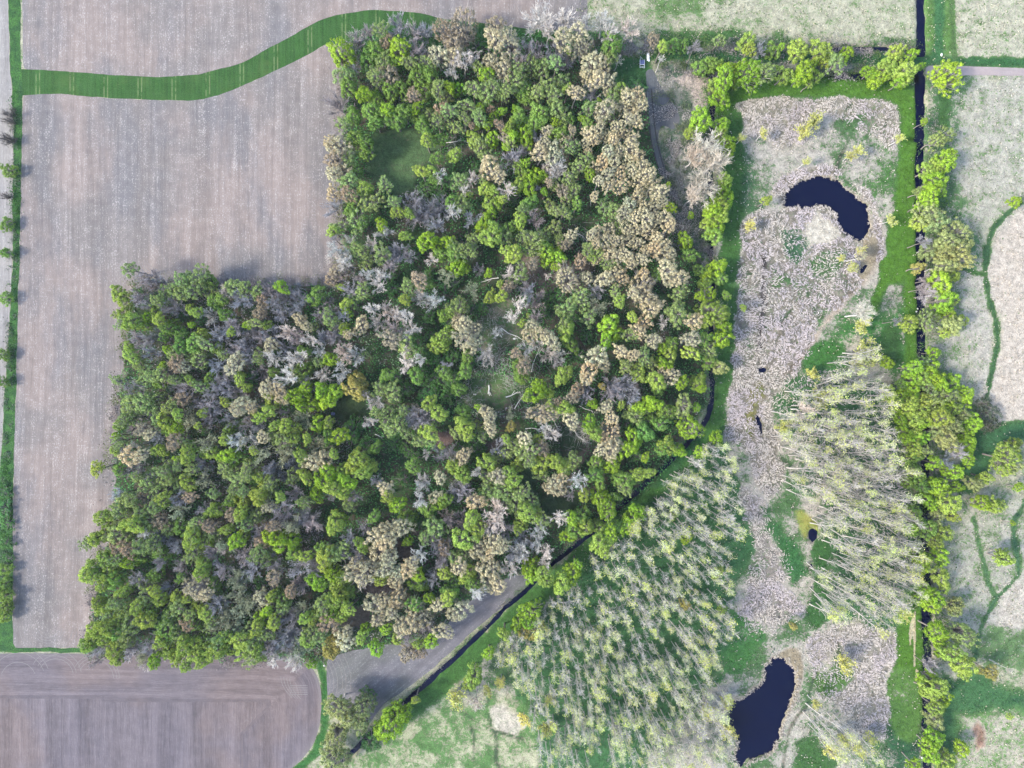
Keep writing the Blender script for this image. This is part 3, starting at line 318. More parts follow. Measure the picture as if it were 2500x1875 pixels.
# fenced marsh: reed beds inside a band of mown grass
MARSH = pts("C:370 470,1560 470,1565 1573 F:1560 700,1500 800,1450 1250,1560 1573 I:1580 400,1610 700,1600 1500,1640 1900,-800 1900,-1500 1500,-700 700,0 200 F:0 1450,200 1280,330 1120,400 900,380 0 C:370 1573")
zone(MARSH, 1.5, (.48, .455, .43), gr=(.09, .18, .065), gv=.48, vn=.6, ro=.12, wob=.3)
zone(pts("C:480 600,1000 545,1400 580,1490 700,1480 900,1250 800,1000 720,820 860,490 840"), 4, (.53, .50, .44), gv=.26, ro=.3, seed=11)
zone(pts("C:460 860,620 820,560 1000,620 1250,480 1300,440 1100"), 4, gv=.66, gr=(.06, .15, .06), seed=12)
zone(pts("C:930 800,1180 760,1260 880,1100 1060,1030 1000"), 5, gv=.62, seed=13)
zone(pts("C:1300 850,1480 860,1440 1250,1380 1300,1280 1130"), 5, gv=.58, gr=(.08, .19, .05), seed=14)
zone(pts("C:490 1330,760 1230,1040 1200,1150 1420,1250 1500,1310 1573 F:1280 150,1200 300,1000 420,960 560,900 660,780 800,720 900,700 1200,760 1400,680 1500,560 1250,420 1130,410 1000,450 760,480 600,470 400,500 200 C:500 1573"), 2.5, (.49, .455, .41), gv=.24, vn=.8, ro=.4, seed=15)
zone(pts("C:700 1150,800 1050,1000 1000,1180 1080,1330 1220,1370 1400,1350 1573,1290 1573,1330 1400,1280 1200,1100 1040,1000 1030,850 1080,760 1200"), 2, (.50, .45, .40), gv=.08, ro=.35, seed=16)
zone(pts("C:880 1330,960 1290,1060 1360,1090 1450,1000 1520,900 1480"), 4, (.57, .54, .49), gv=.04, vn=.05, ro=.05, seed=17)
zone(pts("C:720 1340,870 1360,900 1500,850 1573,760 1500"), 4, gv=.60, gr=(.05, .13, .06), seed=18)
stroke(smooth_line(pts("C:1280 1573,1330 1470 F:1320 60,1290 180,1200 260,1090 380,1010 470,930 600,850 700,760 790"), 2), 1.6, .12, d=(.44, .38, .33), feather=1.6)
zone(pts("F:800 0,900 0,1000 80,1120 60,1150 140,960 180,850 60"), 4, gv=.58, seed=19)
zone(pts("F:1100 450,1300 380,1500 400,1490 800,1350 720,1150 620,1000 800,950 740,1050 560"), 5, (.50, .48, .42), gv=.62, gr=(.06, .19, .045), seed=20)
zone(pts("F:880 680,1000 560,1100 560,1180 700,1050 780,950 800"), 3, gv=.9, gr=(.06, .18, .04), seed=21)
zone(pts("F:1380 480,1440 460,1470 700,1440 780,1350 650"), 3, gv=.93, gr=DEEP, seed=22)
zone(pts("F:560 850,640 800,660 900,600 1000,600 1150,570 1200,540 1100,550 950"), 1.5, (.30, .28, .12), gr=(.20, .24, .08), gv=.5, seed=23)
zone(pts("F:740 800,860 760,1200 760,1440 850,1460 1100,1500 1300,1580 1573 I:1590 600,1540 830,1480 850,1050 830,1040 500,1060 300,1060 60 F:860 1480,870 1200,740 1000"), 4, (.40, .40, .30), gr=(.065, .165, .06), gv=.72, ro=.2, seed=24)
zone(pts("H:1400 560,1650 230,1900 60 F:150 1250,330 1150,440 1180,500 1500 I:440 0,560 120,640 300,520 500,440 700,440 900,330 1120,240 1250,-100 1600,0 1900 H:1100 1900,1150 1350,1120 1000,1180 850"), 3, (.34, .34, .26), gr=(.060, .165, .058), gv=.88, ro=.15, seed=25)
zone(pts("I:530 0,620 60,700 300,820 400,800 560,850 700,700 860,560 850,450 740,540 560,600 420,560 200"), 4, (.50, .46, .45), gv=.32, ro=.3, seed=26)
zone(pts("I:640 100,760 180,860 360,900 480,840 520,760 380,680 260"), 3, gv=.88, gr=(.05, .16, .05), seed=27)
zone(pts("I:930 330,1050 240,1060 400,1060 700,960 860,920 720,960 540"), 2.5, gv=.95, gr=(.055, .15, .04), seed=28)
zone(pts("I:830 110,880 100,990 200,1000 260,930 230,900 330,860 200"), 1, (.34, .34, .10), gr=(.28, .33, .08), gv=.5, ro=0, seed=29)
zone(pts("I:450 720,650 760,640 900,560 960,500 1100,330 1180,420 1000,440 850"), 4, gv=.78, gr=(.065, .19, .05), seed=30)
zone(pts("I:900 880,1100 820,1500 840,1450 1000,1430 1250,1420 1480,1200 1470,1080 1250,960 1200,960 1050"), 3, (.56, .53, .48), gv=.20, vn=.3, ro=.3, seed=31)
zone(pts("I:980 1050,1100 960,1180 1060,1150 1180,1050 1230,980 1150"), 4, gv=.7, gr=(.10, .20, .05), seed=32)
zone(pts("I:840 1500,960 1440,1030 1500,1060 1750,840 1700"), 3, gv=.85, gr=DEEP, seed=33)
zone(pts("I:1400 1280,1560 1300,1600 1750,1340 1750"), 4, (.42, .40, .38), gv=.55, gr=(.04, .12, .05), seed=34)
zone(pts("H:480 1300,640 1200,900 1160,1100 1200,1280 1300,1250 1900,0 1900,200 1620"), 6, (.48, .48, .36), gv=.50, vn=.7, gr=(.12, .24, .075), seed=35)
zone(pts("H:960 1300,1060 1260,1200 1400,1130 1480,1000 1420"), 2, (.56, .53, .48), gv=.05, seed=36)
# mown bands and trodden paths
for s, wd, gv, gr in (("C:420 440,380 620,450 700,470 900,460 1200,440 1573 F:420 100,420 500,400 760,380 900,370 1050,330 1150,250 1230,150 1310,0 1450 H:1750 180,1600 320,1450 470,1180 690,1050 830,900 960,700 1130,560 1240,400 1400", 5.6, .90, (.065, .165, .038)),
                      ("C:380 640,440 580,560 530,700 520,1000 510,1300 520,1450 540,1530 600,1530 900,1510 1200,1500 1573", 6.4, 1., LUSH),
                      ("C:1490 1350,1490 1573 F:1490 0,1480 80,1440 140", 9., 1., LUSH), ("F:1540 100,1540 700", 4.2, 1., LUSH), ("F:1480 60,1400 160,1350 260,1310 370", 2.6, 1., LUSH),
                      ("I:1560 650,1540 900,1530 1150,1600 1250", 9., .97, LUSH), ("I:1480 1150,1520 1400", 9., .8, (.11, .23, .05)),
                      ("C:-60 330,400 336,700 342,1300 358,1600 370,1700 366,2212 376,2500 382", 2.6, .97, (.045, .14, .045)),
                      ("C:1700 -200,1705 0,1700 250,1690 340", 2.8, .95, (.06, .17, .06)), ("C:1775 -200,1780 100,1795 350", 1.5, .95, (.10, .18, .06)), ("C:1740 500,1735 620,1725 760", 3, .95, DEEP),
                      ("C:2190 1225,2100 1290,2030 1370,2000 1450,1990 1573 F:1985 0,1980 180,2000 300,2045 450,2055 600,2020 750,1985 930", 1.5, 1., (.055, .13, .05)),
                      ("F:1985 175,1930 165,1850 140", 1.4, .9, DEEP), ("F:2300 1070,2212 1100,2100 1150,1960 1180,1900 1300", 4.5, 1., (.055, .15, .06)),
                      ("I:1910 160,1950 350,2000 550,2045 640", 1.2, 1., (.08, .17, .07)), ("I:2220 60,2150 180,2150 280,2175 400,2180 500,2100 590,2045 640,1970 780,1930 900,1920 1000", 1.6, 1., (.07, .16, .07)),
                      ("F:0 1400,100 1320,250 1180", 4.5, .96, (.045, .14, .045)), ("G:1918 1040,1948 1150,1950 1400,1900 1560,1760 1700", 2.2, .9, (.05, .16, .04))):
    stroke(pts(s), wd * (.72 if wd < 2 else 1), gv, gr, feather=(1.1 if wd < 3 else 1.8), ro=0.02, vn=.0, seed=int(wd * 10) + 3)
stroke(pts("I:1562 700,1552 900,1560 1040,1572 1140"), .55, .0, d=(.55, .50, .34), feather=.3)
stroke(pts("I:1538 760,1530 920"), .5, .25, d=(.5, .46, .3), feather=.4)
for s in ("C:880 600,900 700,850 760", "C:1150 850,1100 960,1060 1080", "F:660 0,640 350,650 480", "F:500 130,560 160", "C:1180 620,1120 760,1060 740",
          "F:600 960,660 1120,720 1260,800 1330", "F:920 280,950 380,1000 440", "H:860 1400,880 1550,870 1640", "H:720 1290,900 1370,1030 1450,1160 1470", "H:960 1240,970 1400,1020 1520,1030 1700",
          "I:1030 850,1080 900,1100 960", "I:960 1080,930 1250,820 1390,780 1500,760 1650", "F:870 300,770 420,740 560", "C:1380 700,1370 830"):
    stroke(wobble(dense(smooth_line(pts(s), 2), 1, False), 1.3, 4, 17), .5, .62, (.07, .10, .06), (.2, .18, .15), feather=.9)
stroke(pts("F:655 60,645 200,650 340,625 620"), 1.6, .25, (.07, .07, .06), (.15, .13, .14), feather=1.2)
# woodland floor and glades
zone(FOREST, 2.5, (.13, .105, .095), gr=(.045, .095, .035), gv=.55, vn=.0, ro=.15, seed=41)
for i, G in enumerate(GLADES):
    dcol, gcol, gv = [((.20, .23, .14), (.10, .175, .07), .72), ((.22, .21, .16), (.10, .19, .06), .56), ((.24, .22, .18), (.09, .17, .06), .5), ((.12, .13, .09), (.05, .085, .035), .8), ((.16, .14, .12), (.06, .11, .05), .6), ((.12, .13, .1), (.05, .105, .05), .8),
                      ((.10, .11, .08), (.05, .09, .04), .8), ((.16, .125, .12), (.06, .08, .05), .15), ((.17, .135, .12), (.06, .08, .05), .15), ((.15, .13, .12), (.06, .08, .05), .2), ((.18, .13, .13), (.06, .08, .05), .15), ((.16, .13, .13), (.06, .08, .05), .2), ((.14, .15, .1), (.05, .14, .045), .95)][i]
    zone(G, 1.8, dcol, gcol, gv, ro=.03, seed=50 + i)
stroke(pts("E:1740 1190,1690 1260,1640 1310,1590 1370,1540 1480,1480 1580"), 2.0, .3, (.06, .10, .04), (.22, .18, .15), feather=1)
zone(pts("B:1240 1630,1440 1560,1650 1700,1600 1850,1250 1800"), 3, (.20, .17, .15), gv=.2, seed=70)
for A in (POND_UP, POND_LOW): zone(grow_(A, 1.0), 1.6, (.30, .26, .20), gv=.12, wob=.6, seed=72)
for A in MUDS: zone(smooth_line(A, 2, True), .8, (.33, .285, .215), gr=(.3, .27, .2), gv=0, vn=0, ro=0, wob=.3, seed=71)
# relief: hummocks in the reeds and brush, beds of the ditches and ponds
z = rough * (vnoise(P[:, 0], P[:, 1], 1.6, 5) + .8 * vnoise(P[:, 0], P[:, 1], 5, 6) - .9) * 1.6
def cut(dd, half, slope, depth, am=.7, sc_=1.8):
    global z
    k = 1 - sstep(half, half + slope, dd + (vnoise(P[:, 0], P[:, 1], sc_, 8) - .5) * am)
    z[:] = z * (1 - k) - depth * k
    near = (k > .02) & (k < .999)
    dry[near] = dry[near] * .5 + np.array([.36, .33, .27]) * .5
dd, _ = seg_dist(P, D_RIGHT); cut(dd, .85, .7, 1.1, 1.1, 3.5)
cause = sstep(1.2, 2.2, np.abs(P[:, 1] - W('C', 0, 372)[1]) + 50 * (np.abs(P[:, 0] - W('C', 1597, 0)[0]) > 4))
z = np.where(cause < 1, z * cause, z)
for L, hw, sl in ((D_TOP, .45, .8), (D_SMALL, .2, .6), (D_DIAG, .15, 1.1)):
    dd, _ = seg_dist(P, smooth_line(L, 2)); cut(dd, hw, sl, 1.0)
for L in (pts("C:1525 832,1550 836,1590 828"),): dd, _ = seg_dist(P, L); cut(dd, .15, .6, .9)
for A in (POND_UP, POND_LOW): cut(-sdist(P, A), .0, .9, 1.2, 2.0, 1.4)
for A in POOLS: cut(-sdist(P, A), -.65, 1.1, .8)
flat = np.zeros(N)
for A in (UPPER_FIELD, BIG_FIELD, STRIPE_FIELD, DARK_FIELD, WEDGE_FIELD, SANDY_PATH, TRACK, GRASS_STRIP, LEFT_MARGIN): flat = np.maximum(flat, sstep(-1.2, -.5, sdist(P, A)))
z = np.where((flat > 0) & (z > -.4), z * (1 - flat) - .02 * flat, z)

reedy = sstep(.17, .33, rough) * (1 - sstep(.3, .75, g)) * (sdist(P, MARSH) > 0)
dry *= np.array([.56, .54, .475]); grs *= .50; dry *= (1 - .50 * reedy)[:, None]; g += np.where(sdist(P, MARSH) > 1, (vnoise(P[:, 0], P[:, 1], 9, 81) - .5) * .8 * (g < .9), 0); g[:] = np.clip(g, 0, 1)
t = NT("meadow_and_marsh_ground")
A1, A2 = t.attr("dry"), t.attr("grs")
pos = t.pos()
n1, n2, n3 = t.noise(.22, 7, pos, .62), t.noise(1.3, 4, pos, .6, .6), t.noise(4.2, 3, pos, .65)
mask = t.math('ADD', t.math('ADD', t.math('MULTIPLY', n1, .36), t.math('ADD', t.math('MULTIPLY', n2, .34), t.math('MULTIPLY', n3, .30))), t.math('MULTIPLY', t.math('SUBTRACT', A1.outputs["Alpha"], .5), .34))
mask = t.ramp(mask, .46, .535)
vec = t.n("ShaderNodeVectorMath", operation='ADD'); t.t.links.new(pos, vec.inputs[0])
wn = t.n("ShaderNodeTexNoise", {"Scale": .35, "Detail": 3}); t.t.links.new(pos, wn.inputs["Vector"])
ws = t.n("ShaderNodeVectorMath", {1: (3.2, 3.2, 0)}, operation='MULTIPLY'); t.t.links.new(wn.outputs["Color"], ws.inputs[0]); t.t.links.new(ws.outputs[0], vec.inputs[1])
vo = t.n("ShaderNodeTexVoronoi", {"Scale": .34}, feature='DISTANCE_TO_EDGE'); t.t.links.new(vec.outputs[0], vo.inputs["Vector"])
vl = t.math('MULTIPLY', t.math('SUBTRACT', 1, t.ramp(vo.outputs["Distance"], .01, .07)), t.math('MULTIPLY', A2.outputs["Alpha"], t.ramp(t.noise(.12, 2, pos), .36, .54)))
base = t.mix(mask, A1.outputs["Color"], A2.outputs["Color"])
base = t.mix(t.math('MULTIPLY', vl, .42), base, t.val(A2.outputs["Color"], .9))
fine = t.math('ADD', t.math('MULTIPLY', n3, 1.9), t.math('ADD', t.math('MULTIPLY', n2, .8), t.math('MULTIPLY', n1, .5)))
n4 = t.noise(.55, 5, pos, .65)
fine = t.math('ADD', t.math('ADD', t.math('MULTIPLY', t.ramp(n3, .34, .66), .52), t.math('MULTIPLY', t.ramp(n2, .34, .66), .34)), t.math('ADD', t.math('MULTIPLY', t.ramp(n4, .36, .64), .34), .42))
base = t.val(base, fine)
speck = t.math('MULTIPLY', t.ramp(t.noise(3.1, 2, pos, .5), .62, .76), .20)
base = t.mix(speck, base, (.25, .245, .18))
M_GROUND = t.finish(base, .95, t.math('ADD', n3, t.math('MULTIPLY', n2, 1.5)), .75, .22, .1)

ny, nx = len(gy), len(gx)
idx = np.arange(N).reshape(ny, nx)
F = np.stack([idx[:-1, :-1], idx[:-1, 1:], idx[1:, 1:], idx[1:, :-1]], -1).reshape(-1, 4)
# a coarse frame carries the same ground out to the horizon
border = [(-170.4, -127.8), (gx[-1], -127.8), (gx[-1], gy[-1]), (-170.4, gy[-1])]
cI = [0, nx - 1, N - 1, N - nx]
z[np.unique(np.concatenate([idx[0], idx[-1], idx[:, 0], idx[:, -1]]))] *= 0
far = np.array([(-3500, -3500, 0), (3500, -3500, 0), (3500, 3500, 0), (-3500, 3500, 0)], float)
co = np.vstack([np.c_[P, z], far])
F = np.vstack([F] + [[[cI[k], N + k, N + (k + 1) % 4, cI[(k + 1) % 4]]] for k in range(4)])
dcol = np.vstack([np.c_[dry, g], np.tile([.40, .40, .33, .5], (4, 1))]); gcol = np.vstack([np.c_[grs, vein], np.tile([.11, .19, .07, .5], (4, 1))])
me = npmesh("ground", co, F, M_GROUND, True, colors={"dry": dcol, "grs": gcol})
link(bpy.data.objects.new("ground", me), kind='structure')

def ground_z(x, y):
    i = np.clip(((np.asarray(x) - gx[0]) / st).round().astype(int), 0, nx - 1); j = np.clip(((np.asarray(y) - gy[0]) / st).round().astype(int), 0, ny - 1)
    return z[j * nx + i]
def ground_at(x, y, arr):
    i = np.clip(((np.asarray(x) - gx[0]) / st).round().astype(int), 0, nx - 1); j = np.clip(((np.asarray(y) - gy[0]) / st).round().astype(int), 0, ny - 1)
    return arr[j * nx + i]

# ------------------------------------------------------------------ crisp sheets: fields, strips, paths
def sheet(name, A, step, zz, mat, rowfn=None, edge=.5, sub=2):
    A = wobble(smooth_line(dense(A, 2.5), 2, True), edge, 3.5, len(name))
    A = wobble(A, edge * .5, .9, 5)
    x0, y0 = A.min(0) - step; x1, y1 = A.max(0) + step
    xs, ys = np.arange(x0, x1, step), np.arange(y0, y1, step)
    X, Y = np.meshgrid(xs, ys); Q = np.stack([X.ravel(), Y.ravel()], 1)
    sd_ = sdist(Q, A); ins = sd_ > 0
    ii = np.arange(len(Q)).reshape(len(ys), len(xs))
    cells = np.stack([ii[:-1, :-1], ii[:-1, 1:], ii[1:, 1:], ii[1:, :-1]], -1).reshape(-1, 4)
    cells = cells[ins[cells].any(1)]
    used = np.unique(cells); outm = ~ins[used]
    _, near = seg_dist(Q[used[outm]], A, True); Q[used[outm]] = near
    remap = np.zeros(len(Q), int); remap[used] = np.arange(len(used))
    Q, cells = Q[used], remap[cells]
    u, v = rowfn(Q) if rowfn else (Q[:, 0], Q[:, 1])
    me = npmesh(name, np.c_[Q, np.full(len(Q), zz)], cells, mat, False, attrs={"row_u": u, "row_v": v, "edge": np.maximum(np.interp(0, [0], [0]) + sdist(Q, A), 0)})
    return link(bpy.data.objects.new(name, me), kind='structure')

def field_mat(name, base, resid, patch, soft, streak=.16, rc=.16, kr=1.0, pale_edge=.0):
    t = NT(name)
    u, v = t.attr("row_u").outputs["Fac"], t.attr("row_v").outputs["Fac"]
    cmb = t.n("ShaderNodeCombineXYZ", {0: u, 1: v}).outputs[0]
    s1 = t.noise(1.0, 6, t.scale(cmb, (.85, .035, 1)), .7, .6)
    s2 = t.noise(1.0, 3, t.scale(cmb, (.22, .010, 1)), .5)
    s3 = t.noise(1.0, 3, t.scale(cmb, (3.2, .25, 1)), .6, 1.5)
    big = t.noise(.035, 4, None, .5)
    mid = t.noise(.4, 5, None, .6)
    sp = t.noise(3.4 * kr, 3, t.scale(cmb, (1.0, .55, 1)), .7)
    col = t.mix(t.ramp(big, .42, .58), base, patch)
    col = t.mix(t.math('MULTIPLY', t.ramp(t.noise(.045, 5, t.scale(cmb, (1.4, .5, 1)), .6), .45, .65), .75), col, soft)
    k = t.math('ADD', t.math('MULTIPLY', t.math('SUBTRACT', s1, .5), streak * 2.6), t.math('MULTIPLY', t.math('SUBTRACT', s2, .5), streak * 2.6))
    k = t.math('ADD', k, t.math('MULTIPLY', t.math('SUBTRACT', s3, .5), streak * 2.0))
    k = t.math('ADD', k, t.math('MULTIPLY', t.math('SUBTRACT', mid, .5), .5))
    col = t.val(col, t.math('ADD', k, 1.0))
    th = t.math('ADD', sp, t.math('ADD', t.math('MULTIPLY', t.math('SUBTRACT', s1, .5), .42), t.math('MULTIPLY', t.math('SUBTRACT', mid, .5), .25)))
    col = t.mix(t.math('MULTIPLY', t.ramp(th, .55, .70), rc * 4.2), col, resid)
    ed = t.attr("edge").outputs["Fac"]
    if pale_edge: col = t.mix(t.math('MULTIPLY', t.math('SUBTRACT', 1, t.ramp(ed, .0, 1.6)), pale_edge), col, resid)
    return t.finish(col, .95, t.math('ADD', sp, t.math('MULTIPLY', s1, 2)), .6, .12, .1)

M_BARE = field_mat("dry_tilled_soil", (0.138, 0.122, 0.112), (0.287, 0.263, 0.240), (0.176, 0.144, 0.127), (0.114, 0.109, 0.110), .22, .24)
M_DARK = field_mat("dark_tilled_soil", (0.103, 0.088, 0.093), (0.171, 0.154, 0.147), (0.116, 0.092, 0.088), (0.087, 0.076, 0.084),   .36, .07, .8, .35)
M_WEDGE = field_mat("shade_tinted_stubble_soil", (0.116, 0.110, 0.118), (0.213, 0.205, 0.199), (0.097, 0.100, 0.095), (0.109, 0.104, 0.118), .20, .20)  # bluish dark tone puts the wood's shade into the soil colour
M_STRIPE = field_mat("stubble_soil", (0.209, 0.194, 0.176), (0.302, 0.288, 0.263), (0.187, 0.176, 0.166), (0.202, 0.187, 0.173), .30, .14)

def rows_big(Q):                                            # drilled up and down, swinging with the left-hand boundary
    x, y = Q.T
    lean = np.interp(y, [-80, -35, 10, 108], [-5.0, -2.2, 0, 0]) * np.clip(1 - (x + 145) / 70, 0, 1)
    u = x - lean * .9
    return u, y
def rows_dark(Q):
    x, y = Q.T
    top = W('s', 0, 1598)[1]; xr = W('s', 783, 0)[0]
    d_top, d_right = top - y, xr - x
    A_ = DARK_FIELD.copy(); A_[A_[:, 0] < -150, 0] -= 60; A_[A_[:, 1] < -95, 1] -= 60
    dist = sdist(Q, A_); wav = (vnoise(x, y, 12, 91) - .5) * 2
    head = dist < np.where((d_right < d_top) | (d_right < 14), 23, 12.6) + wav * .4
    u = np.where(head, dist + wav * .25, x); v = np.where(head & (d_top < d_right), x, y)
    return u, v
def rows_wedge(Q):
    a = math.radians(40); c, s_ = math.cos(a), math.sin(a)
    return -Q[:, 0] * s_ + Q[:, 1] * c, Q[:, 0] * c + Q[:, 1] * s_

sheet("upper_field", UPPER_FIELD, 2.0, .004, M_BARE, None, .25)
sheet("big_field", BIG_FIELD, 1.5, .004, M_BARE, rows_big, .25)
sheet("stripe_field", STRIPE_FIELD, 2.0, .004, M_STRIPE, None, .2)
sheet("dark_field", DARK_FIELD, 1.0, .008, M_DARK, rows_dark, .1)
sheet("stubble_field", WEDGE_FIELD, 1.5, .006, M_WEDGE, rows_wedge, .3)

t = NT("dense_young_grass")
pos = t.pos(); sx = t.n("ShaderNodeSeparateXYZ", {0: pos})
fr = t.math('FRACT', t.math('DIVIDE', t.math('ADD', sx.outputs[0], 124.67 + 4.815), 9.63))      # wheelings every 9.6 m
dx = t.math('MULTIPLY', t.math('ABSOLUTE', t.math('SUBTRACT', t.math('ABSOLUTE', t.math('SUBTRACT', fr, .5)), .052)), 9.63)
wheel = t.math('MULTIPLY', t.math('SUBTRACT', 1, t.ramp(dx, .08, .24)), t.ramp(t.noise(.5, 3), .38, .55))
gn = t.noise(3.6, 4, pos, .75); gb = t.noise(.22, 6, pos, .68); gs = t.noise(1, 3, t.scale(pos, (1.2, .05, 1)), .6)
col = t.mix(t.ramp(gb, .35, .65), (0.020, 0.059, 0.012), (0.027, 0.070, 0.017))
col = t.val(col, t.math('ADD', t.math('ADD', t.math('MULTIPLY', t.ramp(gn, .3, .7), .75), t.math('MULTIPLY', t.ramp(gs, .35, .65), .35)), .46))
col = t.mix(t.ramp(t.noise(2.6, 2, pos, .5), .66, .76), col, (0.065, 0.110, 0.038))
col = t.mix(t.math('MULTIPLY', wheel, .5), col, (0.152, 0.180, 0.081))
col = t.mix(t.math('MULTIPLY', t.ramp(t.noise(.09, 5, pos, .65), .5, .7), .45), col, (0.062, 0.098, 0.026))
M_GRASS = t.finish(col, .9, gn, .6, .15, .15)
t = NT("lush_margin_grass")
gn = t.noise(2.6, 4, None, .7); gb = t.noise(.45, 5, None, .65)
col = t.mix(t.ramp(gb, .38, .62), (0.018, 0.054, 0.016), (0.034, 0.092, 0.020))
M_MARGIN = t.finish(t.val(col, t.math('ADD', t.math('MULTIPLY', t.ramp(gn, .3, .7), 1.0), .5)), .9, gn, .8, .2, .15)
sheet("grass_strip", GRASS_STRIP, 1.5, .010, M_GRASS, None, .22)
sheet("grass_margin", LEFT_MARGIN, .8, .014, M_MARGIN, None, .35)
M_SAND = field_mat("sandy_soil", (0.223, 0.189, 0.180), (0.288, 0.252, 0.238), (0.245, 0.202, 0.187), (0.202, 0.173, 0.173), .04, .06)
sheet("sandy_path", SANDY_PATH, .8, .010, M_SAND, lambda Q: (Q[:, 1], Q[:, 0]), .12)
M_TRACK = field_mat("grey_track_soil", (0.094, 0.091, 0.097), (0.144, 0.137, 0.133), (0.079, 0.085, 0.089), (0.104, 0.101, 0.104), .25, .03)  # dark grey soil, slightly bluish
sheet("dirt_track", TRACK, .6, .008, M_TRACK, None, .2)

# wheel ruts, cut and pressed into the soil
def ribbon(name, L, width, zz, mat, thick=.0):
    L = np.asarray(L); T = np.gradient(L, axis=0); T /= np.maximum(np.hypot(*T.T), 1e-6)[:, None]; Nn = np.c_[-T[:, 1], T[:, 0]]
    wv = width if np.ndim(width) else np.full(len(L), width)
    a, b = L + Nn * wv[:, None] / 2, L - Nn * wv[:, None] / 2
    zz_ = zz if np.ndim(zz) else np.full(len(L), zz)
    n = len(L)
    co = np.vstack([np.c_[a, zz_], np.c_[b, zz_]]); i = np.arange(n - 1)
    return co, np.stack([i, i + n, i + n + 1, i + 1], 1)
def ribbons(name, lines, mat, **props):
    cs, fs, k = [], [], 0
    for L, wd, zz in lines:
        c, f = ribbon(name, L, wd, zz, mat); cs.append(c); fs.append(f + k); k += len(c)
    return link(bpy.data.objects.new(name, npmesh(name, np.vstack(cs), np.vstack(fs), mat)), **props)
rut = plain("rut_soil", (0.036, 0.036, 0.037), .95)
ctr = smooth_line(pts("B:2030 560,2042 700,2058 860,2085 980,2120 1090,2160 1180,2215 1260"), 3)
ribbons("wheel_ruts", [(ctr + np.array([o, 0]), .35, .013) for o in (-.8, .8)], rut, kind='structure')
arc_m = plain("scraped_pale_soil", (0.150, 0.137, 0.132), .95, .3, 3)
arcs = []
def arc(v, cx, cy, r, a0, a1, wd=.16, zz=.012, m=None):
    a = np.radians(np.linspace(a0, a1, 28)); X, Y = W(v, cx, cy)
    arcs.append((np.c_[X + r * np.cos(a), Y + r * np.sin(a)], wd, zz))
for cx, cy, rr, a0, a1 in ((1020, 60, (4.3, 5, 5.8, 6.6, 7.2), 200, 320), (1250, 90, (3.5, 4.3, 5.1), 215, 330), (1750, 110, (3.2, 4, 4.8, 5.6), 200, 330), (1560, 60, (4.4, 5.4), 230, 300)):
    for r in rr: arc('D', cx, cy, r, a0, a1)
for cx, cy, rr, a0, a1, v in ((290, 810, (3.2, 4.0, 4.7, 7.0, 8.2), 190, 350, 'G'), (335, 1110, (5, 5.9, 7.3), 10, 150, 'G'), (575, 1120, (5, 5.9, 6.7), 0, 150, 'G'), (110, 1130, (5, 7.6, 9), 20, 160, 'G'), (1780, 1150, (9.5, 10.5, 11.6, 13, 14, 15.4), -20, 80, 'G')):
    for r in rr: arc(v, cx, cy, r, a0, a1, .13)
for i in range(5):                                          # harrow marks in the corner of the dark field
    x0, y0 = W('G', 1740, 1165 + i * 13); arcs.append((np.c_[np.linspace(x0, x0 + 5.0, 6), np.full(6, y0)], .16, .012))
for i in range(4):
    x0, y0 = W('G', 1685 + i * 18, 1110 + i * 3); a = np.linspace(0, 1, 10); arcs.append((np.c_[x0 + a * a * 3.2, y0 - a * 6], .13, .012))
ribbons("tractor_turning_marks", arcs, arc_m, kind='structure')

# ------------------------------------------------------------------ water
t = NT("dark_still_water")
wn = t.noise(1.2, 3); b = t.n("ShaderNodeBsdfPrincipled", {"Base Color": (.0003, .0014, .014, 1), "Roughness": .07, "Specular IOR Level": .15})
bn = t.n("ShaderNodeBump", {"Strength": .08, "Distance": .05, "Height": wn}); t.t.links.new(bn.outputs[0], b.inputs["Normal"]); t.t.links.new(b.outputs[0], t.out.inputs[0])
M_WATER = t.m
def water(name, A, zz):
    A = np.asarray(A); n = len(A); me = bpy.data.meshes.new(name)
    me.from_pydata([(*p, zz) for p in A], [], [tuple(range(n))] if np.sum(A[:, 0] * np.roll(A[:, 1], -1) - A[:, 1] * np.roll(A[:, 0], -1)) > 0 else [tuple(range(n))[::-1]])
    me.materials.append(M_WATER); return link(bpy.data.objects.new(name, me), kind='structure')
water("pond_water", grow(POND_UP, .9), -.55)
water("pond_water", grow(POND_LOW, .9), -.55)
for A in POOLS: water("pool_water", grow(A, .5), -.45)
ribbons("ditch_water", [(dense(D_RIGHT, 2, False), 3.4, -.52)], M_WATER, kind='structure')
for L, wd in ((D_TOP, 2.6), (D_SMALL, 1.9), (smooth_line(D_DIAG, 2), 2.9)):
    ribbons("ditch_water", [(dense(L, 1.5, False), wd, -.52)], M_WATER, kind='structure')
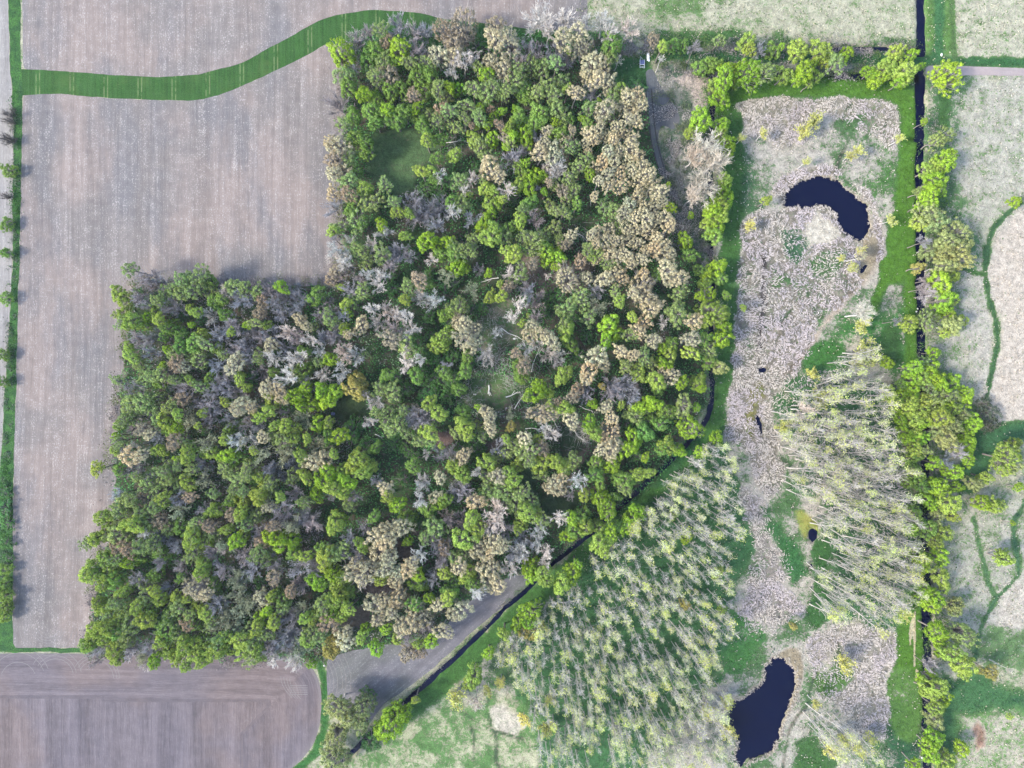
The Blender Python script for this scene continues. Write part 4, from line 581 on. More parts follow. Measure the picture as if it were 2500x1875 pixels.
# ------------------------------------------------------------------ tree materials
def leaf_material(name, bark):
    t = NT(name)
    oi = t.n("ShaderNodeObjectInfo"); v = t.attr("v").outputs["Fac"]; k = t.attr("leafy").outputs["Fac"]
    leaf = t.val(oi.outputs["Color"], v)
    col = t.mix(k, t.val(bark, v), leaf)
    dif = t.n("ShaderNodeBsdfDiffuse", {"Color": col}); tr = t.n("ShaderNodeBsdfTranslucent", {"Color": t.val(col, .9)})
    mx = t.n("ShaderNodeMixShader", {0: t.math('MULTIPLY', k, .30), 1: dif.outputs[0], 2: tr.outputs[0]})
    t.t.links.new(mx.outputs[0], t.out.inputs[0]); return t.m
M_CROWN = leaf_material("foliage", (.30, .275, .25))
M_PALE = leaf_material("pale_twigs_and_leaf", (.42, .39, .35))
def stuff_leaf_material(name):
    t = NT(name); c = t.attr("tint").outputs["Color"]
    dif = t.n("ShaderNodeBsdfDiffuse", {"Color": c}); tr = t.n("ShaderNodeBsdfTranslucent", {"Color": c})
    mx = t.n("ShaderNodeMixShader", {0: .2, 1: dif.outputs[0], 2: tr.outputs[0]}); t.t.links.new(mx.outputs[0], t.out.inputs[0]); return t.m
M_TINT = stuff_leaf_material("undergrowth_leaf")
def bark_mat(name, col):
    t = NT(name); n = t.noise(9, 4, t.n("ShaderNodeTexCoord").outputs["Object"]); oi = t.n("ShaderNodeObjectInfo")
    return t.finish(t.val(col, t.math('ADD', t.math('MULTIPLY', n, .9), t.math('ADD', t.math('MULTIPLY', oi.outputs["Random"], .3), .4))), .9)
M_BARK = bark_mat("grey_brown_bark", (.20, .175, .155)); M_PBARK = bark_mat("pale_bark", (.52, .49, .45))

# ------------------------------------------------------------------ tree meshes (unit size, shared between copies)
class MB:
    def __init__(s): s.co, s.f, s.v, s.k, s.n = [], [], [], [], 0
    def add(s, co, f, v, k):
        s.co.append(co); s.f.append(np.asarray(f) + s.n); s.v.append(np.broadcast_to(v, len(co))); s.k.append(np.broadcast_to(k, len(co))); s.n += len(co)
    def mesh(s, name, mat): return npmesh(name, np.vstack(s.co), np.vstack(s.f), mat, attrs={"v": np.concatenate(s.v), "leafy": np.concatenate(s.k)})
def unit(v): return v / np.maximum(np.linalg.norm(v, axis=-1, keepdims=True), 1e-9)
def quads(mb, r, c, nrm, size, k, vlo=.72, vhi=1.28, aspect=.75):
    n = len(c); a = unit(np.cross(nrm, unit(r.normal(size=(n, 3))))); b = np.cross(nrm, a)
    s = size * r.uniform(.65, 1.35, (n, 1))
    fold = nrm * s * .25
    co = np.stack([c + a * s * .62 - fold, c + b * s * aspect * .55, c - a * s * .62 - fold, c - b * s * aspect * .55], 1).reshape(-1, 3)
    mb.add(co, np.arange(4 * n).reshape(-1, 4), np.repeat(r.uniform(vlo, vhi, n), 4), k)
def tubes(mb, r, A, B, ra, rb, k=0., v=1., sides=3):
    """tapered twigs from A to B"""
    A, B = np.atleast_2d(A), np.atleast_2d(B); n = len(A); d_ = unit(B - A); u = unit(np.cross(d_, unit(r.normal(size=(n, 3))))); w_ = np.cross(d_, u)
    ra, rb = np.broadcast_to(ra, n), np.broadcast_to(rb, n); ang = np.arange(sides) * 2 * math.pi / sides
    ring = u[:, None] * np.cos(ang)[None, :, None] + w_[:, None] * np.sin(ang)[None, :, None]
    co = np.concatenate([A[:, None] + ring * ra[:, None, None], B[:, None] + ring * rb[:, None, None]], 1).reshape(-1, 3)
    f = []
    for i in range(sides): f.append(np.stack([np.arange(n) * 2 * sides + q for q in (i, (i + 1) % sides, sides + (i + 1) % sides, sides + i)], 1))
    mb.add(co, np.vstack(f), np.repeat(np.broadcast_to(v, n) * r.uniform(.8, 1.2, n), 2 * sides), k)

def crown_mesh(name, seed, lobes, lr, leaves, size, reach=.74, clump=.0, twigs=40, uneven=.14, mat=None, core=.80, jit=.45):
    """billowing crown: leaf-sized faces on many lobes spread over a dome, centre at the origin, radius 1"""
    r = np.random.default_rng(seed); mb = MB()
    i = np.arange(lobes) + .5; zz = 1 - 1.62 * i / lobes; th = i * 2.39996 + r.normal(0, .25, lobes); rr = np.sqrt(1 - zz ** 2)
    dirs = np.stack([rr * np.cos(th), rr * np.sin(th), zz], 1)
    lump = 1 + .22 * np.sin(th * 2 + r.uniform(0, 6)) * rr + .14 * np.sin(th * 3 + r.uniform(0, 6)) * rr
    c = dirs * (reach * lump * (1 + r.normal(0, uneven, lobes)))[:, None]
    R = lr * r.uniform(.7, 1.35, lobes)
    tone = r.uniform(.88, 1.13, lobes)
    d_ = unit(r.normal(size=(lobes, leaves, 3)) + dirs[:, None] * .75 + np.array([0, 0, .25]))
    pos_ = c[:, None] + d_ * R[:, None, None] * r.uniform(.62, 1.28, (lobes, leaves, 1)) ** .8
    nrm = unit(d_ + r.normal(0, jit, d_.shape) + [0, 0, .2])
    n0 = mb.n; quads(mb, r, pos_.reshape(-1, 3), nrm.reshape(-1, 3), size, 1.)
    mb.v[-1] = mb.v[-1] * np.repeat(np.repeat(tone, leaves), 4)
    # dense inner foliage of each lobe: a small ragged blob behind the leaves
    a_ = np.arange(6) * math.pi / 3; blob = [(0, 0, 1)] + [(math.cos(q) * math.sin(e), math.sin(q) * math.sin(e), math.cos(e)) for e in (.75, 1.5) for q in a_]; blob = np.array(blob)
    bf = [[0, 1 + i, 1 + (i + 1) % 6, 0] for i in range(6)] + [[1 + i, 7 + i, 7 + (i + 1) % 6, 1 + (i + 1) % 6] for i in range(6)]
    for j in range(lobes):
        mb.add(c[j] + unit(blob + r.normal(0, .12, blob.shape)) * R[j] * core * r.uniform(.85, 1.1, (13, 1)), bf, tone[j] * .92, 1.)
    A = np.tile([[0, 0, -.75]], (lobes, 1)) + r.normal(0, .04, (lobes, 3)); tubes(mb, r, A, c, .035, .012, 0.)
    if twigs:
        q = r.integers(0, lobes, twigs); tubes(mb, r, c[q], c[q] * 1.18 + r.normal(0, .16, (twigs, 3)), .012, .004, 0.)
    return mb.mesh(name, mat or M_CROWN)

def bare_mesh(name, seed, limbs, sub, twigs, spread=1.0, k=1., tw=.011, bud=0, mat=None, up=.55):
    """leafless crown: limbs fan up and out from the fork below the origin, fine twigs to radius 1"""
    r = np.random.default_rng(seed); mb = MB()
    i = np.arange(limbs); th = i * 2.39996 + r.normal(0, .3, limbs); el = r.uniform(.15, 1.35, limbs)
    dirs = np.stack([np.cos(th) * np.cos(el) * spread, np.sin(th) * np.cos(el) * spread, np.sin(el) * .9 + .1], 1)
    base = np.tile([0, 0, -.8], (limbs, 1)) + r.normal(0, .03, (limbs, 3)); L = r.uniform(.85, 1.15, limbs)
    mid = base + dirs * (L * .6)[:, None] + np.array([0, 0, .12]); end = mid + unit(dirs + r.normal(0, .18, dirs.shape) + [0, 0, .3]) * (L * .5)[:, None]
    tubes(mb, r, base, mid, .026, .016, k, .8, 4); tubes(mb, r, mid, end, .016, .007, k, .9)
    q = r.integers(0, limbs, sub); s = r.uniform(.1, 1, (sub, 1)); st_ = np.where(s < .5, base[q] + (mid - base)[q] * s * 2, mid[q] + (end - mid)[q] * (s - .5) * 2)
    sd_ = unit(dirs[q] + r.normal(0, .55, (sub, 3)) + [0, 0, up]); sl = r.uniform(.25, .6, (sub, 1)); se = st_ + sd_ * sl
    tubes(mb, r, st_, se, .014, .006, k, 1.)
    q = r.integers(0, sub, twigs); s = r.uniform(.15, 1, (twigs, 1)); ts = st_[q] + (se - st_)[q] * s; td = unit(sd_[q] + r.normal(0, .55, (twigs, 3)) + [0, 0, up * .7]); te = ts + td * r.uniform(.12, .34, (twigs, 1))
    n = twigs; side = unit(np.cross(td, r.normal(size=(n, 3)))) * tw
    co = np.stack([ts - side, ts + side, te + side * .5, te - side * .5], 1).reshape(-1, 3)
    mb.add(co, np.arange(4 * n).reshape(-1, 4), np.repeat(r.uniform(.75, 1.3, n), 4), k)
    if bud:
        q = r.integers(0, twigs, bud); quads(mb, r, te[q] + r.normal(0, .02, (bud, 3)), unit(r.normal(size=(bud, 3)) + [0, 0, .8]), .075, 1.)
    return mb.mesh(name, mat or M_CROWN)

def trunk_mesh(name, seed, r0=.022, mat=None, limbs=3):
    """unit height, tapering, slightly bent, with limbs near the top"""
    r = np.random.default_rng(seed); mb = MB(); p = np.array([0, 0, -.02.real]); pts_ = [p]
    for i in range(4): pts_.append(pts_[-1] + np.array([r.normal(0, .018), r.normal(0, .018), .25]))
    rad = np.array([1.25, .95, .75, .6, .35]) * r0
    ang = np.arange(6) * math.pi / 3; ring = np.stack([np.cos(ang), np.sin(ang), 0 * ang], 1)
    co = np.vstack([q + ring * k for q, k in zip(pts_, rad)]); f = [[a * 6 + i, a * 6 + (i + 1) % 6, a * 6 + 6 + (i + 1) % 6, a * 6 + 6 + i] for a in range(4) for i in range(6)]
    mb.add(co, f, 1., 0.)
    for j in range(limbs):
        a = j * 2.1 + r.uniform(0, 1); s = r.uniform(.5, .85); b = np.array([0, 0, s]); tubes(mb, r, b, b + np.array([math.cos(a) * .13, math.sin(a) * .13, .2]), r0 * .5, r0 * .2)
    me = mb.mesh(name, mat or M_BARK)
    return me

CR = {}
CR['leafS'] = [crown_mesh("leafy_crown", 10 + i, 42 + i % 3 * 5, .200, 62, .068) for i in range(7)]
CR['leafL'] = [crown_mesh("broad_leafy_crown", 30 + i, 105 + i * 8, .130, 52, .042, .82) for i in range(4)]
CR['thin'] = [crown_mesh("open_leafy_crown", 50 + i, 44, .180, 52, .064, .78, twigs=90, uneven=.2, core=.72, jit=.5) for i in range(6)]
CR['creamS'] = [crown_mesh("budding_crown", 70 + i, 36 + 3 * i, .165, 46, .062, .80, twigs=160, uneven=.12, core=.74) for i in range(5)]
CR['creamL'] = [crown_mesh("broad_budding_crown", 80 + i, 95 + 8 * i, .105, 36, .040, .86, twigs=300, uneven=.10, core=.74) for i in range(3)]
CR['bareS'] = [bare_mesh("bare_twig_crown", 90 + i, 11, 110, 1100, tw=.015) for i in range(6)]
CR['bareL'] = [bare_mesh("wide_bare_crown", 100 + i, 16, 200, 1500, tw=.0095) for i in range(3)]
CR['greyleaf'] = [bare_mesh("budding_twig_crown", 110 + i, 10, 90, 700, tw=.012, bud=800) for i in range(4)]
CR['fan'] = [bare_mesh("upswept_twig_crown", 120 + i, 12, 130, 900, .75, 0., .010, 1900, M_PALE, 1.2) for i in range(5)]
TRUNK = [trunk_mesh("trunk", 200 + i) for i in range(4)]
TRUNKP = [trunk_mesh("pale_trunk", 210 + i, .015, mat=M_PBARK, limbs=0) for i in range(3)]
TRUNKB = [trunk_mesh("bare_trunk", 220 + i, .015, limbs=0) for i in range(3)]

def poplar_meshes(seed, leaf):
    """tall narrow plantation tree of unit height: pale stem with ascending boughs; crown = twigs and young leaf"""
    r = np.random.default_rng(seed); a, b = MB(), MB()
    bend = r.normal(0, .05, 2); st_ = lambda s: np.stack([bend[0] * s ** 2, bend[1] * s ** 2, s], -1)
    s = np.linspace(0, 1, 6); Pn = st_(s); rad = np.array([.0115, .0095, .008, .006, .004, .0012])
    for i in range(5): tubes(a, r, Pn[i], Pn[i + 1], rad[i], rad[i + 1], 0., 1., 5)
    nb = 24; hs = np.sort(r.uniform(.30, .97, nb)); th = np.arange(nb) * 2.4 + r.normal(0, .4, nb); L = (.23 - .17 * (hs - .3) / .7) * r.uniform(.6, 1.15, nb)
    d_ = unit(np.stack([np.cos(th), np.sin(th), r.uniform(1.3, 2.8, nb)], 1)); A = st_(hs); B = A + d_ * L[:, None]
    tubes(a, r, A, B, .0024, .0010, 0.)
    q = r.integers(0, nb, 190); u = r.uniform(.15, 1, (190, 1)); ts = A[q] + (B - A)[q] * u; td = unit(d_[q] + r.normal(0, .42, (190, 3))); te = ts + td * r.uniform(.03, .075, (190, 1))
    side = unit(np.cross(td, r.normal(size=td.shape))) * .0015
    b.add(np.stack([ts - side, ts + side, te + side * .5, te - side * .5], 1).reshape(-1, 3), np.arange(760).reshape(-1, 4), np.repeat(r.uniform(.8, 1.2, 190), 4), 0.)
    n = int(leaf * 380)
    if n:
        top = np.nonzero(te[:, 2] > np.quantile(te[:, 2], .45 if leaf < .8 else .25))[0]; q = r.choice(top, n)
        quads(b, r, te[q] + r.normal(0, .012, (n, 3)), unit(r.normal(size=(n, 3)) + [0, 0, .7]), .0125, 1.)
    return a, b
POP = []
for i in range(10):
    a, b = poplar_meshes(300 + i, (0, .12, .25, .4, .55, .75, .2, .05, .95, .35)[i])
    POP.append((a, b, a.mesh("poplar_stem", M_PALE), b.mesh("poplar_crown", M_PALE)))

# ------------------------------------------------------------------ the surveyed trees
#        name, category, crowns small/large, colour, trunk, height range, adjective for the label
KIND = {
 'l': ("lime_green_tree", "tree", 'leafS', 'leafL', (.27, .42, .045), TRUNK, (8.5, 12), "fresh lime-green tree"),
 'g': ("mid_green_tree", "tree", 'leafS', 'leafL', (.20, .32, .07), TRUNK, (8, 11.5), "mid-green leafy tree"),
 'y': ("yellow_green_tree", "tree", 'leafS', 'leafL', (.305, .405, .080), TRUNK, (9, 13), "yellow-green tree in young leaf"),
 'o': ("olive_green_tree", "tree", 'thin', 'leafL', (.265, .355, .115), TRUNK, (9, 13), "dull olive-green tree"),
 'c': ("cream_budding_tree", "tree", 'creamS', 'creamL', (.53, .475, .29), TRUNKP, (10, 13.5), "cream-coloured budding tree"),
 't': ("tan_budding_tree", "tree", 'creamS', 'creamL', (.38, .30, .195), TRUNK, (9.5, 13), "tan-brown budding tree"),
 'b': ("grey_bare_tree", "bare tree", 'bareS', 'bareL', (.36, .34, .35), TRUNKB, (8.5, 12), "leafless grey-mauve tree"),
 'w': ("white_twigged_tree", "bare tree", 'bareS', 'bareL', (.62, .58, .53), TRUNKP, (10, 14), "leafless tree with whitish twigs"),
 'd': ("dark_green_bush", "bush", 'thin', 'leafL', (.10, .23, .065), TRUNK, (3.5, 5.5), "low dark green bush"),
 'G': ("grey_green_tree", "tree", 'greyleaf', 'greyleaf', (.34, .36, .23), TRUNK, (9.5, 12), "grey-green tree just opening its buds"),
 'Y': ("golden_tree", "tree", 'leafS', 'leafL', (.37, .335, .10), TRUNK, (9, 12), "golden-yellow tree"),
 'P': ("pale_willow", "tree", 'leafS', 'leafL', (.30, .35, .135), TRUNKP, (9, 12), "pale green willow"),
 'W': ("white_bare_tree", "bare tree", 'bareL', 'bareL', (.60, .55, .46), TRUNKP, (12, 15), "big leafless tree with white branches"),
 'D': ("sombre_bush", "bush", 'thin', 'thin', (.085, .105, .065), TRUNK, (4, 5), "dark grey-green bush"),
 'K': ("dark_bare_tree", "bare tree", 'bareL', 'bareL', (.13, .11, .10), TRUNK, (10, 12), "leafless dark-limbed tree"),
 'p': ("feathery_willow", "tree", 'fan', 'fan', (.60, .60, .16), TRUNKP, (6.5, 9), "feathery pale yellow willow"),
}
items = []
GL = [GLADES[i] for i in (0, 1, 3, 6)]
for v, s in TREES.items():
    for q in s.replace('\n', '').split(','):
        m = re.match(r'\s*(-?\d+) (\d+) (\d+)([A-Za-z])\s*$', q)
        if not m: continue
        X, Y = W(v, float(m.group(1)), float(m.group(2))); R = float(m.group(3)) / VIEWS[v][2] / S
        items.append([X, Y, R, m.group(4), v])
# neighbouring sheets overlap: keep one record of each crown
kept = []
for it in items:
    clash = False
    for k in kept:
        dd = math.hypot(it[0] - k[0], it[1] - k[1])
        if dd < (.62 if it[4] != k[4] else .36) * max(it[2], k[2]): clash = True; break
    if not clash and any(sdist(np.array([[it[0], it[1]]]), G_)[0] > it[2] * .25 for G_ in GL): clash = True
    if not clash: kept.append(it)
woodset, LIMIT = [], 300
count = {}
kept.sort(key=lambda q: -q[2])
things, overflow = [], []
for it in kept:
    k = it[3]; count[k] = count.get(k, 0) + 1
    (things if count[k] <= LIMIT else overflow).append(it)
print("trees", len(items), len(kept), {k: count[k] for k in sorted(count)})

LAND = [("the square grass glade", (985, 392)), ("the fallen-log clearing", (1195, 955)), ("the brown clearing in mid-wood", (1215, 800)), ("the crescent pond", (2050, 510)),
        ("the lower dark pond", (1862, 1700)), ("the parked trailer", (1567, 155)), ("the end of the curved grass strip", (850, 60)), ("the inner corner of the bare field", (800, 700)),
        ("the upper corner of the bare field's notch", (318, 690)), ("the corner where dark field meets grass margin", (200, 1592)), ("the rounded corner of the dark field", (780, 1625)),
        ("the golden tree", (875, 945)), ("the dark glade beside the golden tree", (835, 1000)), ("the bend of the long ditch", (1735, 1010)), ("the tip of the stubble wedge", (1285, 1425)),
        ("the lower end of the stubble wedge", (890, 1770)), ("the ditch crossing", (2250, 155)), ("the big white bare trees", (1725, 390)), ("the green glade by the ditch", (1370, 1240)),
        ("the large tan tree on the top edge", (1125, 65)), ("the brown gap near the wood's foot", (925, 1440)), ("the dirt track", (1605, 290)), ("the footpath junction", (2432, 1460)),
        ("the sandy field corner", (2400, 1050)), ("the T-junction of the grass strips", (45, 190)), ("the small algae pool", (1985, 1290)), ("the mown path fork", (2180, 655)), ("the reed bed's narrow end", (1860, 960)),
        ("the middle of the left woodland block", (500, 1130)), ("the left edge of the wood", (285, 1000)), ("the pale budding grove", (1590, 520)), ("the mid-wood twin cream trees", (1140, 815)),
        ("the foot of the wood", (480, 1600)), ("the lower left wood corner", (225, 1560)), ("the wood's upper left corner", (835, 130)), ("the shaded gap in the left block", (480, 1400)), ("the ditch hedge", (2260, 900)),
        ("the middle of the right-hand hedge", (2300, 1250)), ("the brown scrape", (2385, 1805)), ("the upper hedge", (1900, 150))]
LANDW = np.array([W('s', *p) for _, p in LAND])
DIRS = ["due east", "north-east", "due north", "north-west", "due west", "south-west", "due south", "south-east"]
ORD = ["nearest", "second", "third", "fourth", "fifth", "sixth", "seventh", "eighth", "ninth", "tenth", "eleventh", "twelfth", "thirteenth", "fourteenth", "fifteenth", "sixteenth", "seventeenth", "eighteenth", "nineteenth", "twentieth"]
labels_used = {}
def label_all(recs):
    """recs: (x, y, adjective) -> one label each, counted outward from a landmark one can find"""
    cells = {}
    for i, (x, y, adj) in enumerate(recs):
        d2 = np.hypot(LANDW[:, 0] - x, LANDW[:, 1] - y); j = int(np.argmin(d2)); a = math.degrees(math.atan2(y - LANDW[j, 1], x - LANDW[j, 0]))
        cells.setdefault((adj, j, int(round(a / 45)) % 8), []).append((d2[j], i))
    out = [None] * len(recs)
    for (adj, j, dr), l in cells.items():
        l.sort()
        for n, (_, i) in enumerate(l):
            L = LAND[j][0].replace("the ", "the ", 1)
            if len(l) == 1: out[i] = f"{adj} {DIRS[dr]} of {L}"
            elif n == 0: out[i] = f"{adj} nearest {DIRS[dr]} of {L}"
            else: out[i] = f"{ORD[min(n, 19)]} {adj} going {DIRS[dr]} from {L}"
            out[i] = " ".join(out[i].split()[:16])
    return out

def instance(mesh, name, parent, loc, scale, rz, color=None, kind=None):
    o = bpy.data.objects.new(name, mesh); COL.objects.link(o); o.parent = parent
    o.location = loc; o.scale = scale; o.rotation_euler = (0, 0, rz)
    if color is not None: o.color = (*color, 1)
    return o

GROUP = {'l': "lime-green trees", 'g': "mid-green trees", 'y': "yellow-green trees", 'o': "olive-green trees", 'c': "cream budding trees", 't': "tan budding trees", 'b': "leafless grey trees", 'w': "leafless whitish trees",
         'd': "dark green bushes", 'G': "grey-green trees", 'Y': "golden trees", 'P': "pale willows", 'W': "big white bare trees", 'D': "sombre bushes", 'K': "dark bare trees by the margin", 'p': "feathery willows of the marsh"}
in_forest = lambda x, y: inside(np.array([[x, y]]), FOREST)[0]
def tree_params(it, r):
    X, Y, R, k, v = it
    name, cat, cs, cl, col, trk, (h0, h1), adj = KIND[k]
    R = R * r.uniform(.97, 1.10); h = r.uniform(h0, h1) + (R - 2.2) * .7
    if k in 'lgyoPY' and v in 'CFI' and R < 2.6 and not in_forest(X, Y): h *= .72
    if v in 'AKJ': h *= .38; R *= .88
    if R < 1.5: h = h * (.55 + .3 * R)
    h = max(h, 1.4 * R)
    rz = min(R * (1.0 if k in 'd' else 1.22), h * .45)
    if k in 'wbWK': rz = R * 1.35
    if k == 'p': rz = R * 1.5; R *= 1.15
    hc = h - rz; f = (H - hc - rz * .25) / H
    if k == 'd' and h > 2 * rz: hc = rz * .8
    x, y = X * f, Y * f
    return x, y, R, rz, h, hc, col, (cl if R > 3.1 else cs), trk, name, cat
recs = [];  params = []
r = np.random.default_rng(42)
SPECIAL = {}
for it in things:
    p = tree_params(it, r); params.append(p); recs.append((it[0], it[1], KIND[it[3]][7]))
labs = label_all(recs)
crown_pos = []
for it, p, lab in zip(things, params, labs):
    x, y, R, rz, h, hc, col, cset, trk, name, cat = p
    z0 = float(ground_z(x, y)); z0 = max(z0, -.15)
    e = bpy.data.objects.new(name, None); e.empty_display_size = .5; COL.objects.link(e); e.location = (x, y, z0)
    e["label"] = lab; e["category"] = cat; e["group"] = GROUP[it[3]]
    vv = r.uniform(.82, 1.18); hue = r.normal(0, .055)
    c = np.clip(np.array(col) * vv * np.array([1 + hue, 1, 1 - hue * .5]), 0.005, .8)
    instance(trk[r.integers(len(trk))], "trunk", e, (0, 0, -.1), (h * .9 + .3, h * .9 + .3, max(hc + rz * .3, 1.0)), r.uniform(0, 6.28))
    ms = CR[cset]; instance(ms[r.integers(len(ms))], "crown", e, (0, 0, hc), (R * r.uniform(.82, 1.2), R * r.uniform(.82, 1.2), rz * r.uniform(.85, 1.15)), r.uniform(0, 6.28), c).rotation_euler[0] = r.normal(0, .14)
    crown_pos.append((x, y, R, it[3]))

def joined(name, insts, mat, label_kind='stuff', **props):
    """many small trees past the countable limit -> one mesh.  insts: (mb, matrix 3x3 scale/rot, offset, colour or None)"""
    cs, fs, tn, k0 = [], [], [], 0
    for mb_co, mb_f, mb_v, mb_k, sc, rzv, off, color, bark in insts:
        ca, sa = math.cos(rzv), math.sin(rzv); q = mb_co * np.array(sc); q = np.stack([q[:, 0] * ca - q[:, 1] * sa, q[:, 0] * sa + q[:, 1] * ca, q[:, 2]], 1) + np.array(off)
        cs.append(q); fs.append(mb_f + k0); k0 += len(q)
        tn.append((mb_k[:, None] * np.array(color) + (1 - mb_k[:, None]) * np.array(bark)) * mb_v[:, None])
    co = np.vstack(cs); tn = np.vstack(tn)
    me = npmesh(name, co, np.vstack(fs), mat, colors={"tint": np.c_[tn, np.ones(len(tn))]})
    return link(bpy.data.objects.new(name, me), kind='stuff', **props)
def mesh_arrays(me):
    n = len(me.vertices); co = np.empty(n * 3, np.float32); me.vertices.foreach_get("co", co)
    f = np.empty(len(me.loops), np.int32); me.loops.foreach_get("vertex_index", f)
    v = np.empty(n, np.float32); me.attributes["v"].data.foreach_get("value", v); k = np.empty(n, np.float32); me.attributes["leafy"].data.foreach_get("value", k)
    return co.reshape(-1, 3), f.reshape(-1, 4), v, k
if overflow:
    cache = {}; insts = []
    for it in overflow:
        x, y, R, rz, h, hc, col, cset, trk, name, cat = tree_params(it, r); me_ = CR[cset][r.integers(len(CR[cset]))]
        if me_.name not in cache: cache[me_.name] = mesh_arrays(me_)
        co, f, v, k = cache[me_.name]; insts.append((co, f, v, k, (R, R, rz), r.uniform(0, 6.28), (x, y, hc), np.array(col) * r.uniform(.85, 1.15), (.3, .27, .25)))
        crown_pos.append((x, y, R, it[3]))
    joined("small_woodland_trees", insts, M_TINT)

# ------------------------------------------------------------------ the plantation: thin pale poplars in two blocks
ZL = pts("H:1330 640,1480 520,1560 420,1680 340,1760 230,1900 90,1980 20 F:200 1290,300 1200,440 1210,500 1350,500 1573 I:500 0,520 150,500 300,470 460,470 640,460 760,450 900,400 960,390 1080,340 1180,300 1230,420 1220,450 1280,430 1380,470 1500,480 1660,480 1800 H:1180 1800,1270 1620,1260 1450,1200 1250,1080 1120,1000 1000,1050 880,1180 860,1300 760")
ZR = pts("F:1190 640,1300 600,1400 720,1440 860,1410 1020,1490 1200,1520 1330,1580 1573 I:1570 60,1560 250,1600 420,1590 640,1520 770,1380 830,1200 780,1020 780,1030 640,1000 500,1010 380,1040 250,1090 120,1000 0 F:860 1573,850 1420,840 1330,850 1200,740 1080,730 1000,840 900,960 830,1080 780")
ZX = pts("I:920 1330,1050 1350,1200 1450,1340 1550,1380 1720,1120 1800,1040 1560,960 1460")
pop = []
def scatter(A, n, dmin, seed):
    r = np.random.default_rng(seed); lo, hi = A.min(0), A.max(0); out = []
    c = r.uniform(lo, hi, (n * 14, 2)); c = c[inside(c, A)]
    for q in c:
        if all((q[0] - o[0]) ** 2 + (q[1] - o[1]) ** 2 > dmin ** 2 for o in out): out.append(q)
        if len(out) >= n: break
    return out
for A, n, dmin, hh, tag in ((ZR, 270, 1.6, (12, 17.5), "right"), (ZL, 700, 1.4, (8.5, 14.5), "left"), (ZX, 26, 1.5, (13, 16), "low")):
    for X, Y in scatter(A, n, dmin, len(tag)):
        h = r.uniform(*hh); dens = vnoise(np.array([X]), np.array([Y]), 14, 77)[0]
        if tag == "left" and dens < .25: continue
        f = (H - h * .8) / H
        pop.append((X * f, Y * f, h, tag, X, Y))
pop = [q for q in pop if abs(q[4]) < 146 and abs(q[5]) < 110]
pop.sort(key=lambda q: -q[2] * (1.25 if q[3] == 'right' else 1.0))
ADJ = ["slender leafless poplar", "slender poplar thinly leafed", "slender poplar thinly leafed", "slender poplar with yellowish top", "slender poplar with yellowish top", "slender poplar in yellow leaf", "slender poplar thinly leafed", "slender leafless poplar", "slender poplar in yellow leaf", "slender poplar with yellowish top"]
vi = [int(r.choice(10, p=[.14, .14, .12, .1, .08, .08, .12, .12, .04, .06])) for _ in pop]
plabs = label_all([(q[4], q[5], ADJ[vi[i]]) for i, q in enumerate(pop[:300])])
insts = []
pcache = {}
for i, (x, y, h, tag, X, Y) in enumerate(pop):
    a, b, ma, mb_ = POP[vi[i]]; z0 = float(ground_z(x, y)); rz_ = r.uniform(0, 6.28)
    col = np.array((.50, .56, .16)) * r.uniform(.8, 1.15) * np.array([1, r.uniform(.9, 1.05), r.uniform(.7, 1.6)]); wsc = r.uniform(.85, 1.2) * h * (1.1 if tag == "left" else 1.0)
    if i < 300:
        e = bpy.data.objects.new("poplar_tree", None); e.empty_display_size = .5; COL.objects.link(e); e.location = (x, y, z0 - .1)
        tilt = r.normal(0, .06, 2); e.rotation_euler = (tilt[0], tilt[1], rz_)
        e["label"] = plabs[i]; e["category"] = "poplar"; e["group"] = "slender poplars of the plantation"
        instance(ma, "trunk", e, (0, 0, 0), (wsc, wsc, h), 0, col); instance(mb_, "crown", e, (0, 0, 0), (wsc, wsc, h), 0, col)
    else:
        for me_ in (ma, mb_):
            if me_.name not in pcache: pcache[me_.name] = mesh_arrays(me_)
            co, f, v, k = pcache[me_.name]; insts.append((co, f, v, k, (wsc, wsc, h), rz_, (x, y, z0 - .1), col, (.50, .47, .43)))
print("poplars", len(pop))
if insts: joined("plantation_poplars", insts, M_TINT)
# ------------------------------------------------------------------ undergrowth, tufts and matted reeds (nobody could count them)
def leafcloud(name, C, size, tint, up=1.0, seed=1, aspect=.8):
    r = np.random.default_rng(seed); mb = MB(); quads(mb, r, C, unit(r.normal(size=C.shape) + [0, 0, up]), size, 1., .7, 1.3, aspect)
    co, f, v = np.vstack(mb.co), np.vstack(mb.f), np.concatenate(mb.v)
    tn = np.repeat(tint, 4, 0) * v[:, None]
    me = npmesh(name, co, f, M_TINT, colors={"tint": np.c_[tn, np.ones(len(tn))]})
    return link(bpy.data.objects.new(name, me), kind='stuff')
def rand_in(A, n, seed):
    r = np.random.default_rng(seed); lo, hi = A.min(0), A.max(0); out = np.zeros((0, 2))
    while len(out) < n:
        c = r.uniform(lo, hi, (n, 2)); out = np.vstack([out, c[inside(c, A)]])
    return out[:n]
r = np.random.default_rng(5)
C = rand_in(FOREST, 105000, 3)
keep = np.ones(len(C), bool)
for G in GLADES: keep &= sdist(C, G) < -.4
for A in (TRACK, WEDGE_FIELD): keep &= sdist(C, A) < -.3
m1 = vnoise(C[:, 0], C[:, 1], 3.2, 21); m2 = vnoise(C[:, 0], C[:, 1], 14, 22); keep &= (m1 + .35 * m2 > .54) | (r.random(len(C)) < .10)
C, m1, m2 = C[keep], m1[keep], m2[keep]
hgt = np.clip((m1 - .35) * 6.5, .2, 3.2) * r.uniform(.55, 1.05, len(C))
green = vnoise(C[:, 0], C[:, 1], 9, 23) + .22 * sstep(-75, -20, C[:, 0])
